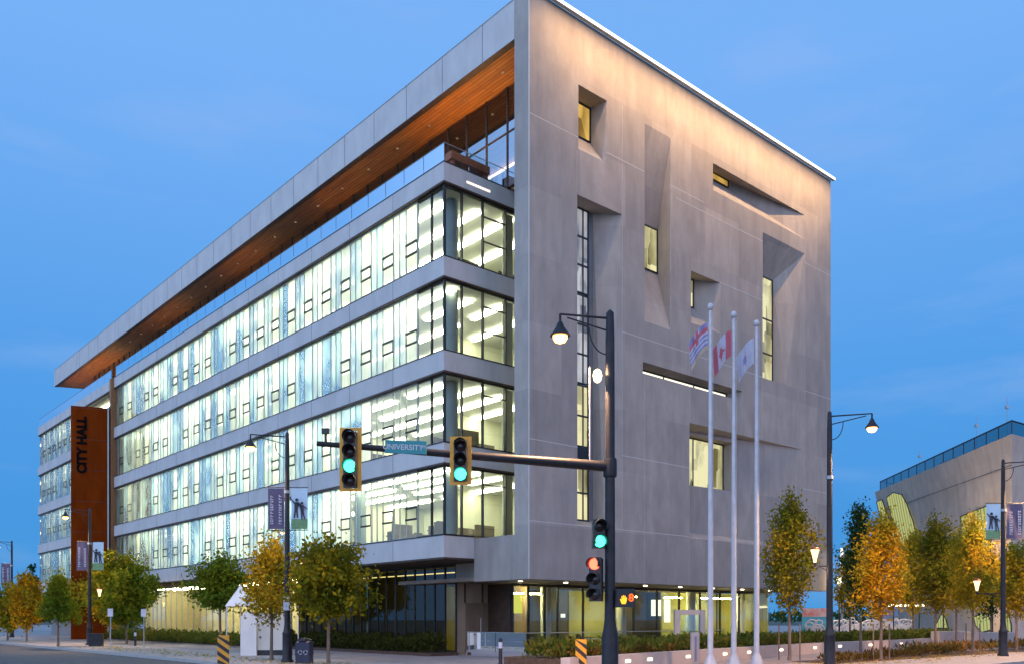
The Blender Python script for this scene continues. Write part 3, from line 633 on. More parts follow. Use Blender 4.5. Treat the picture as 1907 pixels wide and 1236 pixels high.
for u, w_, z0, z1 in ((16.8, .9, 1.9, 2.9), (18.05, .55, 1.5, 2.95), (9.0, .3, 1.8, 2.0)): MB().box(u, u+w_, 7.2, 7.25, z0, z1).build('lit_screen', emis('lit_screen', (1, .96, .7), 1.5) if 'lit_screen' not in MATS else MATS['lit_screen'], B)
# lobby tables, shown as dark shapes behind the glass
tb = MB()
for u in (4.3, 6.9, 8.9, 14.2): tb.box(u, u+.9, 5.0, 5.6, .70, .75); tb.tube((u+.45, 5.3, .03), (u+.45, 5.3, .7), .05); tb.box(u-.5, u-.1, 5.1, 5.5, .42, .47); tb.box(u-.5, u-.46, 5.1, 5.5, .47, .9); tb.tube((u-.3, 5.3, .03), (u-.3, 5.3, .42), .03)
tb.build('lobby_furniture', FURN, B)

# --- sign tower of weathered steel with the words
RC = Matrix.Rotation(R(-22.6), 4, 'Z')
pr = uz(200, 759, VE+.1); dl = (math.cos(R(22.6)), -math.sin(R(22.6)))
# local direction of the panel; its left end is where it is seen at x = 132
dW = np.array([dl[0]*RD[0]+dl[1]*LD[0], dl[0]*RD[1]+dl[1]*LD[1]])
q0 = O+pr[0]*RD+(VE+.1)*LD; aL, _ = inter(q0, -dW, 132)
ZC = pr[1]
tw = empty('sign_tower'); tw.parent = B; tw.location = (pr[0], VE+.1, 0); tw.rotation_euler = (0, 0, R(-22.6))
MB().box(-aL, 0, 0, .5, .02, ZC).build('steel_face', CORTEN, tw)
sj = MB()
for z in np.arange(1.2, ZC, 2.6): sj.box(-aL+.02, -.02, -.004, .003, z-.01, z+.01)
sj.build('sheet_joints', DARK, tw, kind='stuff'); MB().box(.005, .12, -.03, .5, .02, ZC+.02).build('steel_edge', ALU, tw)
cxl = -aL+aL*(153-132)/(200-132)
txm = frame_mtx(Vector((0, 0, 1)), Vector((-1, 0, 0)), Vector((0, -1, 0)), Vector((cxl, -.035, 1.7+(1152-826)/1630*73)))
text_mesh("CITY HALL", .98, .03, 'letters', noisy('black_letter', (.006, .005, .005), (.01, .008, .008), 5, .8, spec=0), tw, txm, bold=.05)
# return wall of brown boards beside the tower
MB().box(UG-.25, UG+.35, VE+.02, VE+.42, .02, 22.1).build('brown_pier', noisy('brown_cladding', (.20, .085, .03), (.32, .15, .06), 1, .6, stretch=(1, 1, .2)), B)
for k in range(4): MB().box(UG+.5, UG+.62, VE-2.0, VE-.1, SL[k][1]+.1, SL[k+1][0]-.2).build('yellow_blind', noisy('cream_blind', (.75, .62, .28), (.82, .7, .36), 1, .8), B)

# ================================================================ FAR WING
WG = empty('office_wing', uvw(0, 0), ANG, label='four storey glass wing beyond the rust red sign tower', cat='building')
for k, (z0, z1) in enumerate(SL):
    m = MB(); m.box(UG, UG+.45, 51.5, 76.2, z0, z1); m.box(UG+.45, 9, 75.7, 76.2, z0, z1); s = m.build('floor_band', CONC_D, WG)
    MB().box(UG-.01, UG+.2, 51.5, 76.19, z0-.09, z0-.004).build('band_trim', BRONZE, s)
    MB().box(UG+.5, 9, 51.5, 75.6, z0+.02, z1-.05).build('floor_slab', INFLOOR, WG)
    if k < 4:
        MB().box(UI, UI+.1, 52, 75.5, z1-.04, SL[k+1][0]).build('interior_wall', INWALL, WG)
        for u in (-.4, 3.2): MB().box(u, u+.16, 53, 75, SL[k+1][0]-.16, SL[k+1][0]-.09).build('light_row', STRIP, WG)
        place_modules(WG, [61.7+2.02*i for i in range(7)], k, 40+k)
        MB().box(UG+.14, 7.5, 75.95, 76.0, z1+.05, SL[k+1][0]-.09).build('end_glazing', FRIT, WG)
gl = MB(); gl.box(UG+1.2, UG+1.3, 52, 75.8, .02, 4.4); gl.build('ground_wall', noisy('grey_ground_wall', (.16, .155, .15), (.22, .21, .2), 1, .8), WG)
balus(WG, (UG+.12, 51.5, 0), (UG+.12, 76.1, 0), ZT, step=2)

# ================================================================ LIBRARY (right edge)
LB = empty('library', (0, 0, 0), 0, label='sloped concrete library with teal glass roof parapet at right edge', cat='building')
Cn = np.array([(1884-CX)/F*60, 60.0]); Db = np.array([120, 1630.])/1634.4; Dr = np.array([.81, .586])
Fe = Cn+Db*27.6; Re = Cn+Dr*30; Be = Fe+Dr*30
cen = (Cn+Be)/2
def ins(p, d): v = cen-p; return p+v/np.linalg.norm(v)*d
ZL = 14.4
def ring(zs_d):
    return [[(*ins(p, d), z) for p in (Cn, Re, Be, Fe)] for z, d in zs_d]
LC = concrete('library_concrete', (.56, .45, .36), (.68, .56, .46), (.52, .43, .36), 2.4, 2.2, .12)
rg = ring([(0, 2.4), (ZL-7.0, 1.5), (ZL, 0)])
m = MB()
for a, b_ in zip(rg[:-1], rg[1:]):
    for i in range(4): m.add([a[i], a[(i+1) % 4], b_[(i+1) % 4], b_[i]], [(0, 1, 2, 3)])
m.add(rg[-1], [(0, 1, 2, 3)]); m.build('wall', LC, LB)
def wallpt(s, z):                       # point on the library's leaning long wall, s metres back from the near corner
    d = 1.5*(ZL-z)/7 if z > ZL-7 else 1.5+.9*(ZL-7-z)/(ZL-7)
    a = np.array(ins(Cn, d)); b_ = np.array(ins(Fe, d)); p = a+(b_-a)*(s/27.6); return p
NRM = np.array([-Db[1], Db[0]])
def lpt(s, z, off=.05): p = wallpt(s, z)+NRM*off; return (p[0], p[1], z)
m = MB()
for z in (ZL-2.1, ZL-6.2): m.add([lpt(0, z, .012), lpt(27.6, z, .012), lpt(27.6, z+.05, .012), lpt(0, z+.05, .012)], [(0, 3, 2, 1)])
m.build('wall_joint', DARK, LB)
def lib_xy(x, y):                       # find (s,z) on the wall for a pixel
    best = None
    for s in np.linspace(0, 27.6, 70):
        for z in np.linspace(.2, ZL, 60):
            p = wallpt(s, z); px = CX+F*p[0]/p[1]; py = HY-F*(z-EYE)/p[1]; e = (px-x)**2+(py-y)**2
            if best is None or e < best[0]: best = (e, s, z)
    return best[1], best[2]
def stripes(name, c, c2, s, ang=0):
    m, t = new_mat(name); tc = nn(t, 'ShaderNodeTexCoord'); mp = nn(t, 'ShaderNodeMapping'); mp.inputs['Scale'].default_value = (.3, 1, .12); mp.inputs['Rotation'].default_value = (R(ang), 0, 0)
    t.links.new(tc.outputs['Object'], mp.inputs[0]); w = nn(t, 'ShaderNodeTexWave', Scale=.55, bands_direction='Y', Distortion=.6); t.links.new(mp.outputs[0], w.inputs[0])
    r = nn(t, 'ShaderNodeValToRGB'); r.color_ramp.elements[0].color = (*c, 1); r.color_ramp.elements[1].color = (*c2, 1); r.color_ramp.elements[0].position = .1; r.color_ramp.elements[1].position = .35; t.links.new(w.outputs[1], r.inputs[0])
    e = nn(t, 'ShaderNodeEmission', Strength=s); t.links.new(r.outputs[0], e.inputs[0]); o = nn(t, 'ShaderNodeOutputMaterial'); t.links.new(e.outputs[0], o.inputs[0]); return m
LG = stripes('library_lit_glass', (.20, .22, .09), (.47, .51, .20), 1.0, 12)
for pts in ([(1634, 934), (1642, 928), (1652, 950), (1664, 985), (1676, 1020), (1655, 1030), (1640, 980)],
            [(1650, 926), (1664, 918), (1680, 920), (1690, 938), (1700, 970), (1712, 1015), (1690, 1050), (1672, 1000)],
            [(1790, 958), (1842, 940), (1850, 975), (1845, 1035), (1800, 1060), (1792, 1000)],
            [(1757, 1135), (1764, 1152), (1768, 1168), (1742, 1168)],
            [(1815, 1150), (1828, 1139), (1842, 1140), (1850, 1160), (1848, 1174), (1830, 1174), (1818, 1164)],
            [(1873, 1142), (1882, 1140), (1890, 1165), (1886, 1176), (1875, 1170)]):
    lp = [lpt(*lib_xy(*p)) for p in pts]; m = MB(); m.add(lp, [tuple(range(len(lp)-1, -1, -1))])
    fr_ = MB()
    for i in range(len(lp)): fr_.tube(lp[i], lp[(i+1) % len(lp)], .05, n=6)
    fo = fr_.build('window', DARK, LB); m.build('pane', LG, fo)
TEAL = glass('teal_glass', (.06, .20, .22), 1.2, .06)
m = MB(); rt = [(*ins(p, .5), ZL) for p in (Cn, Re, Be, Fe)]; ru = [(p[0], p[1], ZL+1.0) for p in rt]
for i in range(4): m.add([rt[i], rt[(i+1) % 4], ru[(i+1) % 4], ru[i]], [(0, 1, 2, 3)])
rp = m.build('roof_parapet', TEAL, LB)
m = MB()
for i in range(4): m.tube(ru[i], ru[(i+1) % 4], .06, n=6)
for s in np.linspace(0, 1, 15): p = Vector(rt[3]).lerp(Vector(rt[0]), s); m.tube(p, p+Vector((0, 0, 1)), .035, n=6)
m.build('parapet_rail', DARK, rp)
m = MB()
for s, h in ((.62, 1.4), (.2, 1.7), (.02, 2.0)): p = Vector(rt[0]).lerp(Vector(rt[3]), s)+Vector((.5, 1, 0)); m.tube(p, p+Vector((0, 0, 1+h)), .02, n=6); m.box(p.x-.1, p.x+.1, p.y-.1, p.y+.1, ZL+h*.8+.6, ZL+h*.8+.8)
m.build('roof_mast', ALU, LB)
m = MB(); m.box(Cn[0]-3.2, Cn[0]+1, Cn[1]-1.2, Cn[1]+4, .02, .7) ; 
# equipment penthouse on the roof
m = MB(); pc = Cn+Dr*9+Db*9; m.box(pc[0]-3, pc[0]+6, pc[1]-3, pc[1]+6, ZL, ZL+1.6); m.build('roof_plant_room', noisy('red_plant', (.18, .05, .05), (.25, .08, .07), 1, .7), LB)
#PART2
# ================================================================ STREET LAMPS
def arm_lamp(root, zt, side=-1, L_=1.35, lit_=True, en=0):
    """double arm with curved bracket and a hanging bell lamp"""
    m = MB(); m.tube((0, 0, zt-.12), (side*L_, 0, zt-.02), .028, .022); m.tube((0, 0, zt-.42), (side*L_*.86, 0, zt-.10), .02, .018)
    pts = [(side*(.06+.42*math.sin(a)), 0, zt-.95+.62*(1-math.cos(a))) for a in np.linspace(0, math.pi/2, 8)]; m.path(pts, [.016]*8)
    m.tube((side*L_, 0, zt-.02), (side*L_, 0, zt-.2), .03); a = m.build('lamp_arm', POLE, root)
    x = side*L_
    MB().lathe([(.03, 0), (.07, -.06), (.10, -.14), (.21, -.30), (.235, -.34), (.20, -.335)], (x, 0, zt-.18), 18).build('lamp_shade', POLE, a)
    MB().lathe([(.17, 0), (.165, -.06), (.12, -.13), (.04, -.16)], (x, 0, zt-.53), 16).build('lamp_glass', SODIUM if lit_ else LANTERN, a)
    if en:
        l = bpy.data.lights.new('lamp_light', 'SPOT'); l.energy = en*2.2; l.color = (1, .58, .30); l.shadow_soft_size = .15; l.spot_size = R(142); l.spot_blend = .55
        o = bpy.data.objects.new('lamp_light', l); COL.objects.link(o); o.parent = a; o.location = (x, 0, zt-.85)
def lantern(root, z, side, L_=.55, en=0):
    """bracket arm with a flared glass lantern standing on it under a copper cap"""
    m = MB(); m.tube((0, 0, z-.42), (side*L_, 0, z-.42), .018); m.tube((0, 0, z-.62), (side*L_*.75, 0, z-.43), .012); m.tube((side*L_, 0, z-.46), (side*L_, 0, z-.3), .035, .05)
    a = m.build('lantern_arm', POLE, root); x = side*L_
    MB().lathe([(.045, -.30), (.07, -.15), (.12, .06), (.155, .16)], (x, 0, z), 14).build('lantern_glass', LANTERN, a)
    MB().lathe([(.20, .16), (.19, .20), (.10, .27), (.03, .30), (.015, .36)], (x, 0, z), 14).build('lantern_cap', noisy('copper_cap', (.20, .07, .03), (.3, .11, .05), 5, .45, .6) if 'copper_cap' not in MATS else MATS['copper_cap'], a)
    if en:
        l = bpy.data.lights.new('lantern_light', 'POINT'); l.energy = en; l.color = (1, .62, .3); l.shadow_soft_size = .1
        o = bpy.data.objects.new('lantern_light', l); COL.objects.link(o); o.parent = a; o.location = (x, 0, z-.05-.5)
BN1 = noisy('banner_purple', (.10, .08, .14), (.15, .12, .18), 1.5, .8); BNW = noisy('banner_white', (.55, .52, .58), (.68, .64, .7), 3, .8)
BNS = noisy('banner_sky', (.45, .58, .66), (.60, .72, .78), 1.6, .8); BNG = noisy('banner_green', (.14, .27, .12), (.22, .36, .18), 6, .8); BNK = noisy('banner_figure', (.03, .035, .05), (.05, .05, .07), 3, .8); BNR = noisy('banner_red', (.30, .07, .07), (.4, .1, .1), 4, .8)
def banner(root, x0, x1, z0, z1, kind, seed=0):
    s = 1 if x1 > 0 else -1; b = MB()
    for z in (z0-.04, z1+.04): b.tube((0, 0, z), (s*max(abs(x0), abs(x1))+.03*s, 0, z), .016)
    a = b.build('banner_bracket', POLE, root)
    m = MB(); nx, nz = 5, 12; lo, hi = min(x0, x1), max(x0, x1)
    vs = [(lo+(hi-lo)*i/nx, .025*math.sin(i*1.1+j*.35+seed), z0+(z1-z0)*j/nz) for j in range(nz+1) for i in range(nx+1)]
    fs = [(j*(nx+1)+i, j*(nx+1)+i+1, (j+1)*(nx+1)+i+1, (j+1)*(nx+1)+i) for j in range(nz) for i in range(nx)]
    mi = [0]*len(fs)
    m.add(vs, fs, 0, True)
    if kind == 'photo':
        for q in range(len(fs)):
            if q//nx < 3: m.m[q] = 1
    o = m.build('banner', [BN1, BNW] if kind == 'text' else [BNS, BNG], a)
    w = hi-lo; h = z1-z0; c = lo+w/2; d = MB(); rr = random.Random(seed+3)
    if kind == 'text':
        for col in (lo+w*.16, lo+w*.68):
            z = z0+h*.12
            while z < z1-h*.2:
                hh = rr.uniform(.05, .085)*h/1.6
                d.box(col, col+w*.17, -.05, -.04, z, z+hh*.35); d.box(col, col+w*.05, -.05, -.04, z+hh*.35, z+hh); d.box(col+w*.11, col+w*.17, -.05, -.04, z+hh*.35, z+hh) if rr.random() < .6 else None
                z += hh*1.55
        d.build('lettering', BNW, o, kind='stuff')
    else:
        def fig(cx, cz, k, lean):
            d.add([(cx+k*px+lean*pz, -.045, cz+k*pz) for px, pz in [(-.10, 0), (-.03, 0), (0, .32), (.06, .0), (.12, .02), (.07, .36), (.10, .62), (.22, .50), (.25, .54), (.10, .72), (-.10, .72), (-.24, .86), (-.27, .83), (-.10, .62), (-.08, .36)]], [tuple(range(15))])
            d.lathe([(.02, -.004), (.075*k, -.003), (.075*k, .003), (.02, .004)], (cx+lean*.82*k, -.045, cz+.82*k), 10, axis='Y')
        fig(c-w*.22, z0+h*.27, .9*h/1.65, .06); fig(c+w*.24, z0+h*.24, .8*h/1.65, -.08)
        d.build('figures', BNK, o)
def lamp_post(x, t, label, H=9.0, side=-1, lan=None, ban=None, en=0, L_=1.35, flip=False, only=None):
    r = empty('street_lamp', wp(x, t), 0, label=label, cat='street lamp', group='tall black street lamps with bell lamps')
    MB().lathe([(.24, 0), (.24, .08), (.19, .14), (.185, 1.1), (.20, 1.15), (.15, 1.22), (.115, 1.5), (.085, H-.6), (.07, H), (.03, H+.06)], n=16).build('pole', POLE, r)
    MB().lathe([(.13, 0), (.13, .12)], (0, 0, H-2.35), 12).build('collar', ALU, r)
    arm_lamp(r, H, side, L_, True, en)
    if lan: lantern(r, lan[0], lan[1], lan[2] if len(lan) > 2 else .55, en=lan[3] if len(lan) > 3 else 0)
    if ban:
        for (a, b_, z0, z1, k) in ban: banner(r, a, b_, z0, z1, k, seed=int(x))
    return r
lp = lamp_post(535, 34.5, 'black street lamp with purple and jumping-figure banners before the hall, beside litter bin', side=-1, lan=(3.75, 1, .62, 15), ban=[(-.75, -.12, 5.25, 6.85, 'text'), (.16, .80, 5.25, 6.85, 'photo')], L_=1.45, en=480)
sg = MB().box(-.12, .12, -.13, -.11, 2.05, 2.6).build('parking_sign', BNW, lp); MB().add([(-.06, -.135, 2.38), (.06, -.135, 2.38), (.06, -.135, 2.5), (-.06, -.135, 2.5)], [(0, 1, 2, 3)]).build('sign_symbol', BNK, sg)
lamp_post(167, 58, 'black street lamp with two banners in front of the rust red sign tower', side=-1, lan=(3.5, 1, .65), ban=[(-.85, -.12, 4.95, 6.8, 'text'), (.2, .92, 4.95, 6.8, 'photo')], L_=1.6, en=1300)
lamp_post(22, 82, 'farthest black street lamp at the left edge of the view', side=-1, lan=(3.3, 1, .7), ban=[(-1.0, -.15, 4.9, 6.9, 'text')], L_=1.3, en=400)
lamp_post(1545, 31, 'black street lamp at right corner of the hall, its arm pointing right', side=1, lan=(4.0, -1, .52, 20), L_=1.5, en=1500)
lamp_post(1868, 40.3, 'black street lamp with two banners in front of the library', side=1, lan=(3.3, -1, 1.2), ban=[(-.78, -.12, 5.4, 7.0, 'photo'), (.16, .9, 5.4, 7.0, 'text')], L_=1.6, en=2400)

# ================================================================ TRAFFIC SIGNAL
YEL = noisy('backboard_yellow', (.62, .26, .015), (.78, .36, .02), 4, .5); BLK = noisy('signal_black', (.012, .012, .013), (.02, .02, .02), 6, .4)
GRN = emis('green_lens', (.03, 1.0, .55), 9); REDL = emis('red_lens', (1.0, .06, .03), 9); OFFL = noisy('dark_lens', (.02, .012, .01), (.035, .02, .015), 6, .2)
AMB = emis('orange_lens', (1.0, .42, .03), 2.2); AMR = emis('countdown_lens', (1.0, .16, .03), 1.6)
TS = empty('traffic_signal', wp(1136, 20.2), 0, label='traffic signal mast with green lights, yellow backboards and teal street name sign', cat='traffic signal')
Hs = 8.75
MB().lathe([(.26, 0), (.26, .1), (.20, .18), (.19, 1.3), (.16, 1.45), (.125, 1.7), (.105, Hs-.6), (.09, Hs), (.03, Hs+.07)], n=18).build('pole', POLE, TS)
MB().lathe([(.15, 0), (.16, .06), (.16, .36), (.15, .42)], (0, 0, 4.98), 16).build('arm_clamp', POLE, TS)
arm_lamp(TS, Hs, -1, 1.15, True, 2200)
# mast arm
xa, ta = 590, 19.3
A0 = Vector((0, 0, 5.22)); A1 = wp(xa, ta, EYE+(HY-825)/F*ta)-wp(1136, 20.2)
def ap(s_): return A0.lerp(A1, s_)
arm = MB(); arm.path([ap(0), ap(.25), ap(.55), ap(1)], [.125, .11, .085, .055], 12); arm = arm.build('mast_arm', POLE, TS)
def sig_at(px, yt, n, lit_i, name='signal_head'):
    s_ = (1136-px)/(1136-xa); p = ap(s_); tt = 20.2+p.y; ztop = EYE+(HY-yt)/F*tt; sc_ = .315; h = n*sc_
    root = MB().cham(-.15, .15, -.02, .17, -h+.02, -.02, .03).build(name, BLK, TS, loc=(p.x, p.y-.30, ztop-.08))
    bb = MB(); w = .24; zt, zb = .065, -h-.065     # yellow backboard, a frame round the head
    for (x0, x1, z0, z1) in ((-w, w, -.0, zt), (-w, w, zb, -h), (-w, -.15, -h, 0), (.15, w, -h, 0)): bb.box(x0, x1, .05, .065, z0, z1)
    bb.build('backboard', YEL, root)
    for i in range(n):
        zc = -sc_*(i+.5)
        MB().lathe([(.13, -.035), (.12, -.045), (.02, -.06)], (0, 0.0, zc), 18, axis='Y').build('lens', GRN if i == lit_i else OFFL, root)
        v = MB(); k = 14; pts = [math.radians(-40+260*j/k) for j in range(k+1)]
        vs = [(.145*math.cos(a), -.03, zc+.145*math.sin(a)) for a in pts]+[(.145*math.cos(a), -.26+.10*(1-math.sin(a))*.5, zc+.145*math.sin(a)) for a in pts]
        vs += [(.138*math.cos(a), -.03, zc+.138*math.sin(a)) for a in pts]+[(.138*math.cos(a), -.26+.10*(1-math.sin(a))*.5, zc+.138*math.sin(a)) for a in pts]; n1 = k+1
        v.add(vs, [(j, j+1, n1+j+1, n1+j) for j in range(k)]+[(2*n1+j+1, 2*n1+j, 3*n1+j, 3*n1+j+1) for j in range(k)]+[(n1+j, n1+j+1, 3*n1+j+1, 3*n1+j) for j in range(k)], 0, True); v.build('visor', BLK, root)
    MB().box(-.04, .04, .17, .30, -h*.55, -h*.3).build('bracket', POLE, root)
    return root
sig_at(654, 799, 4, 2); sig_at(853, 815, 3, 2)
# street name sign, lettering as in the photograph
s_ = (1136-752)/(1136-xa); p = ap(s_); tt = 20.2+p.y
sgn = MB().cham(-.46, .46, -.012, .012, -.145, .145, .004).build('street_sign', noisy('sign_teal', (.015, .20, .22), (.02, .24, .26), 3, .4), TS, loc=(p.x, p.y-.14, EYE+(HY-834)/F*tt))
sgn.rotation_euler = (0, R(2.2), 0)
text_mesh("UNIVERSITY", .168, .002, 'lettering', WHITEM, sgn, frame_mtx(Vector((1, 0, 0)), Vector((0, 0, 1)), Vector((0, -1, 0)), Vector((-.06, -.016, -.01))), bold=.002)
text_mesh("DR", .10, .002, 'suffix', WHITEM, sgn, frame_mtx(Vector((1, 0, 0)), Vector((0, 0, 1)), Vector((0, -1, 0)), Vector((.385, -.016, .015))))
# slim strobe standard on the arm
s_ = (1136-1097)/(1136-xa); p = ap(s_)
st = MB().tube((p.x, p.y, p.z+.1), (p.x, p.y, p.z+2.25), .022, .02).build('strobe_rod', WHITEM, TS)
MB().lathe([(.03, -.16), (.08, -.12), (.11, 0), (.08, .11), (.02, .15)], (p.x+.17, p.y-.02, p.z+2.05), 14).build('strobe_lamp', emis('strobe_bulb', (1, .78, .45), 5), st)
pq = ap(.98); MB().tube((pq.x+.06, pq.y, pq.z), (pq.x+.06, pq.y, pq.z+.3), .03).box(pq.x-.02, pq.x+.14, pq.y-.05, pq.y+.05, pq.z+.22, pq.z+.34).build('sensor', BLK, TS)
# side head with a green light on the pole
def side_head(dx, zt, n, liti, mt, ry=0, dz=0):
    root = MB().cham(-.15, .15, -.02, .17, -n*.35+.02, -.02, .03).build('signal_head', BLK, TS, loc=(dx, -.16, zt)); root.rotation_euler = (0, 0, R(ry))
    for i in range(n):
        zc = -.35*(i+.5); MB().lathe([(.13, -.035), (.12, -.045), (.02, -.06)], (0, 0.0, zc), 18, axis='Y').build('lens', mt if i == liti else OFFL, root)
        v = MB(); k = 12; pts = [math.radians(-30+240*j/k) for j in range(k+1)]; n1 = k+1
        vs = [(.145*math.cos(a), -.03, zc+.145*math.sin(a)) for a in pts]+[(.145*math.cos(a), -.24, zc+.145*math.sin(a)) for a in pts]+[(.137*math.cos(a), -.03, zc+.137*math.sin(a)) for a in pts]+[(.137*math.cos(a), -.24, zc+.137*math.sin(a)) for a in pts]
        v.add(vs, [(j, j+1, n1+j+1, n1+j) for j in range(k)]+[(2*n1+j+1, 2*n1+j, 3*n1+j, 3*n1+j+1) for j in range(k)]+[(n1+j, n1+j+1, 3*n1+j+1, 3*n1+j) for j in range(k)], 0, True); v.build('visor', BLK, root)
    return root
zz = lambda y: EYE+(HY-y)/F*20.2
side_head(-.26, zz(966), 2, 1, GRN, 8)
side_head(-.36, zz(1036), 3, 0, REDL, -24)
# pedestrian signal: orange hand and countdown
pr_ = MB().cham(.10, .56, -.2, -.0, zz(1130), zz(1096), .03).build('walk_signal', BLK, TS)
hd = MB(); z0 = zz(1124); x0 = .205
hd.add([(x0+a*.16, -.215, z0+b_*.2) for a, b_ in [(.25, 0), (.8, 0), (.95, .4), (1.0, .75), (.85, .75), (.82, .55), (.78, .95), (.64, .95), (.62, .6), (.56, 1.0), (.42, 1.0), (.42, .6), (.32, .92), (.2, .9), (.24, .5), (.05, .62), (0, .5)]], [tuple(range(17))])
hd.build('hand_symbol', AMB, pr_)
text_mesh("8", .24, .002, 'countdown', AMR, pr_, frame_mtx(Vector((1, 0, 0)), Vector((0, 0, 1)), Vector((0, -1, 0)), Vector((.46, -.215, zz(1113)))), bold=.008)
MB().box(.06, .17, -.06, .0, zz(1120), zz(1112)).build('bracket', POLE, TS)
MB().box(.10, .19, -.12, .02, .9, 1.3).build('push_button', BLK, TS)
MB().lathe([(.02, -.02), (.035, 0), (.02, .02)], (.0, -.14, zz(1193)), 10).build('button_stud', WHITEM, TS)

# ================================================================ FLAGPOLES AND FLAGS
def flagpole(x, t, label, H=12.7):
    r = empty('flagpole', wp(x, t), 0, label=label, cat='flagpole', group='three tall white flagpoles')
    MB().lathe([(.24, 0), (.24, .12), (.17, .3), (.115, .42), (.10, .5), (.095, 3), (.055, H-.2)], n=18).build('pole', WHITEM, r)
    MB().lathe([(.03, -.14), (.10, -.1), (.11, 0), (.08, .08), (.01, .12)], (0, 0, H-.05), 16).build('finial', WHITEM, r)
    MB().tube((.085, -.05, 1.2), (.075, -.05, H-.3), .008, n=5).build('halyard', WHITEM, r); return r
def flag(x, t, z1, mats, label, fn, drop=.75, H=.95, L_=1.6, seed=0):
    m = MB(); nx, nz = 22, 12; vs = []
    for j in range(nz+1):
        for i in range(nx+1):
            s_ = i/nx; xx = -.09-L_*.42*s_**.85*(1-.15*j/nz); sag = drop*(s_**1.3)
            vs.append((xx, .10*math.sin(s_*11+j*.12+seed)*s_**.5, z1-H*j/nz-sag))
    fs = [(j*(nx+1)+i, (j+1)*(nx+1)+i, (j+1)*(nx+1)+i+1, j*(nx+1)+i+1) for j in range(nz) for i in range(nx)]
    m.add(vs, fs, 0, True)
    for q in range(len(fs)): m.m[q] = fn((q % nx)/nx, (q//nx)/nz)
    o = m.build('flag', mats, loc=wp(x, t)); tag(o, label, 'flag', 'flags hanging from the three flagpoles'); return o
FP = [(1323, 30.7), (1366.5, 31.5), (1409, 32.4)]
flagpole(*FP[0], 'leftmost of the three white flagpoles, with the blue striped flag'); flagpole(*FP[1], 'middle white flagpole, with the red and white flag'); flagpole(*FP[2], 'rightmost of the three white flagpoles, with the plain white flag')
C_ = lambda n, a: MATS[n] if n in MATS else noisy(n, a, tuple(min(1, q*1.15) for q in a), 4, .85)
fr1 = C_('flag_red', (.42, .10, .13)); fw = C_('flag_white', (.42, .41, .48)); fb = C_('flag_blue', (.20, .20, .36)); fy = C_('flag_gold', (.42, .31, .22))
flag(FP[0][0], FP[0][1], 12.1, [fb, fw, fr1, fy], 'blue, white and gold striped flag drooping from the left flagpole', lambda a, b_: (2 if abs(b_-.22) < .07 or abs(a-.5) < .06 else (1 if b_ < .45 and (abs(b_-.22) < .12 or abs(a-.5) < .12) else 0)) if b_ < .45 else ((0, 1)[int(b_*14) % 2] if b_ < .8 else 3), seed=1)
flag(FP[1][0], FP[1][1], 12.1, [fr1, fw], 'red and white flag drooping from the middle flagpole', lambda a, b_: 0 if a < .26 or a > .74 or (abs(a-.5)*1.2+abs(b_-.5) < .24 and b_ < .68) or (abs(a-.5) < .03 and b_ < .78 and b_ > .5) else 1, seed=2.2)
flag(FP[2][0], FP[2][1], 12.1, [fw, fb], 'white flag drooping from the right flagpole', lambda a, b_: 1 if (a-.5)**2*2.2+(b_-.5)**2 < .03 else 0, seed=4)

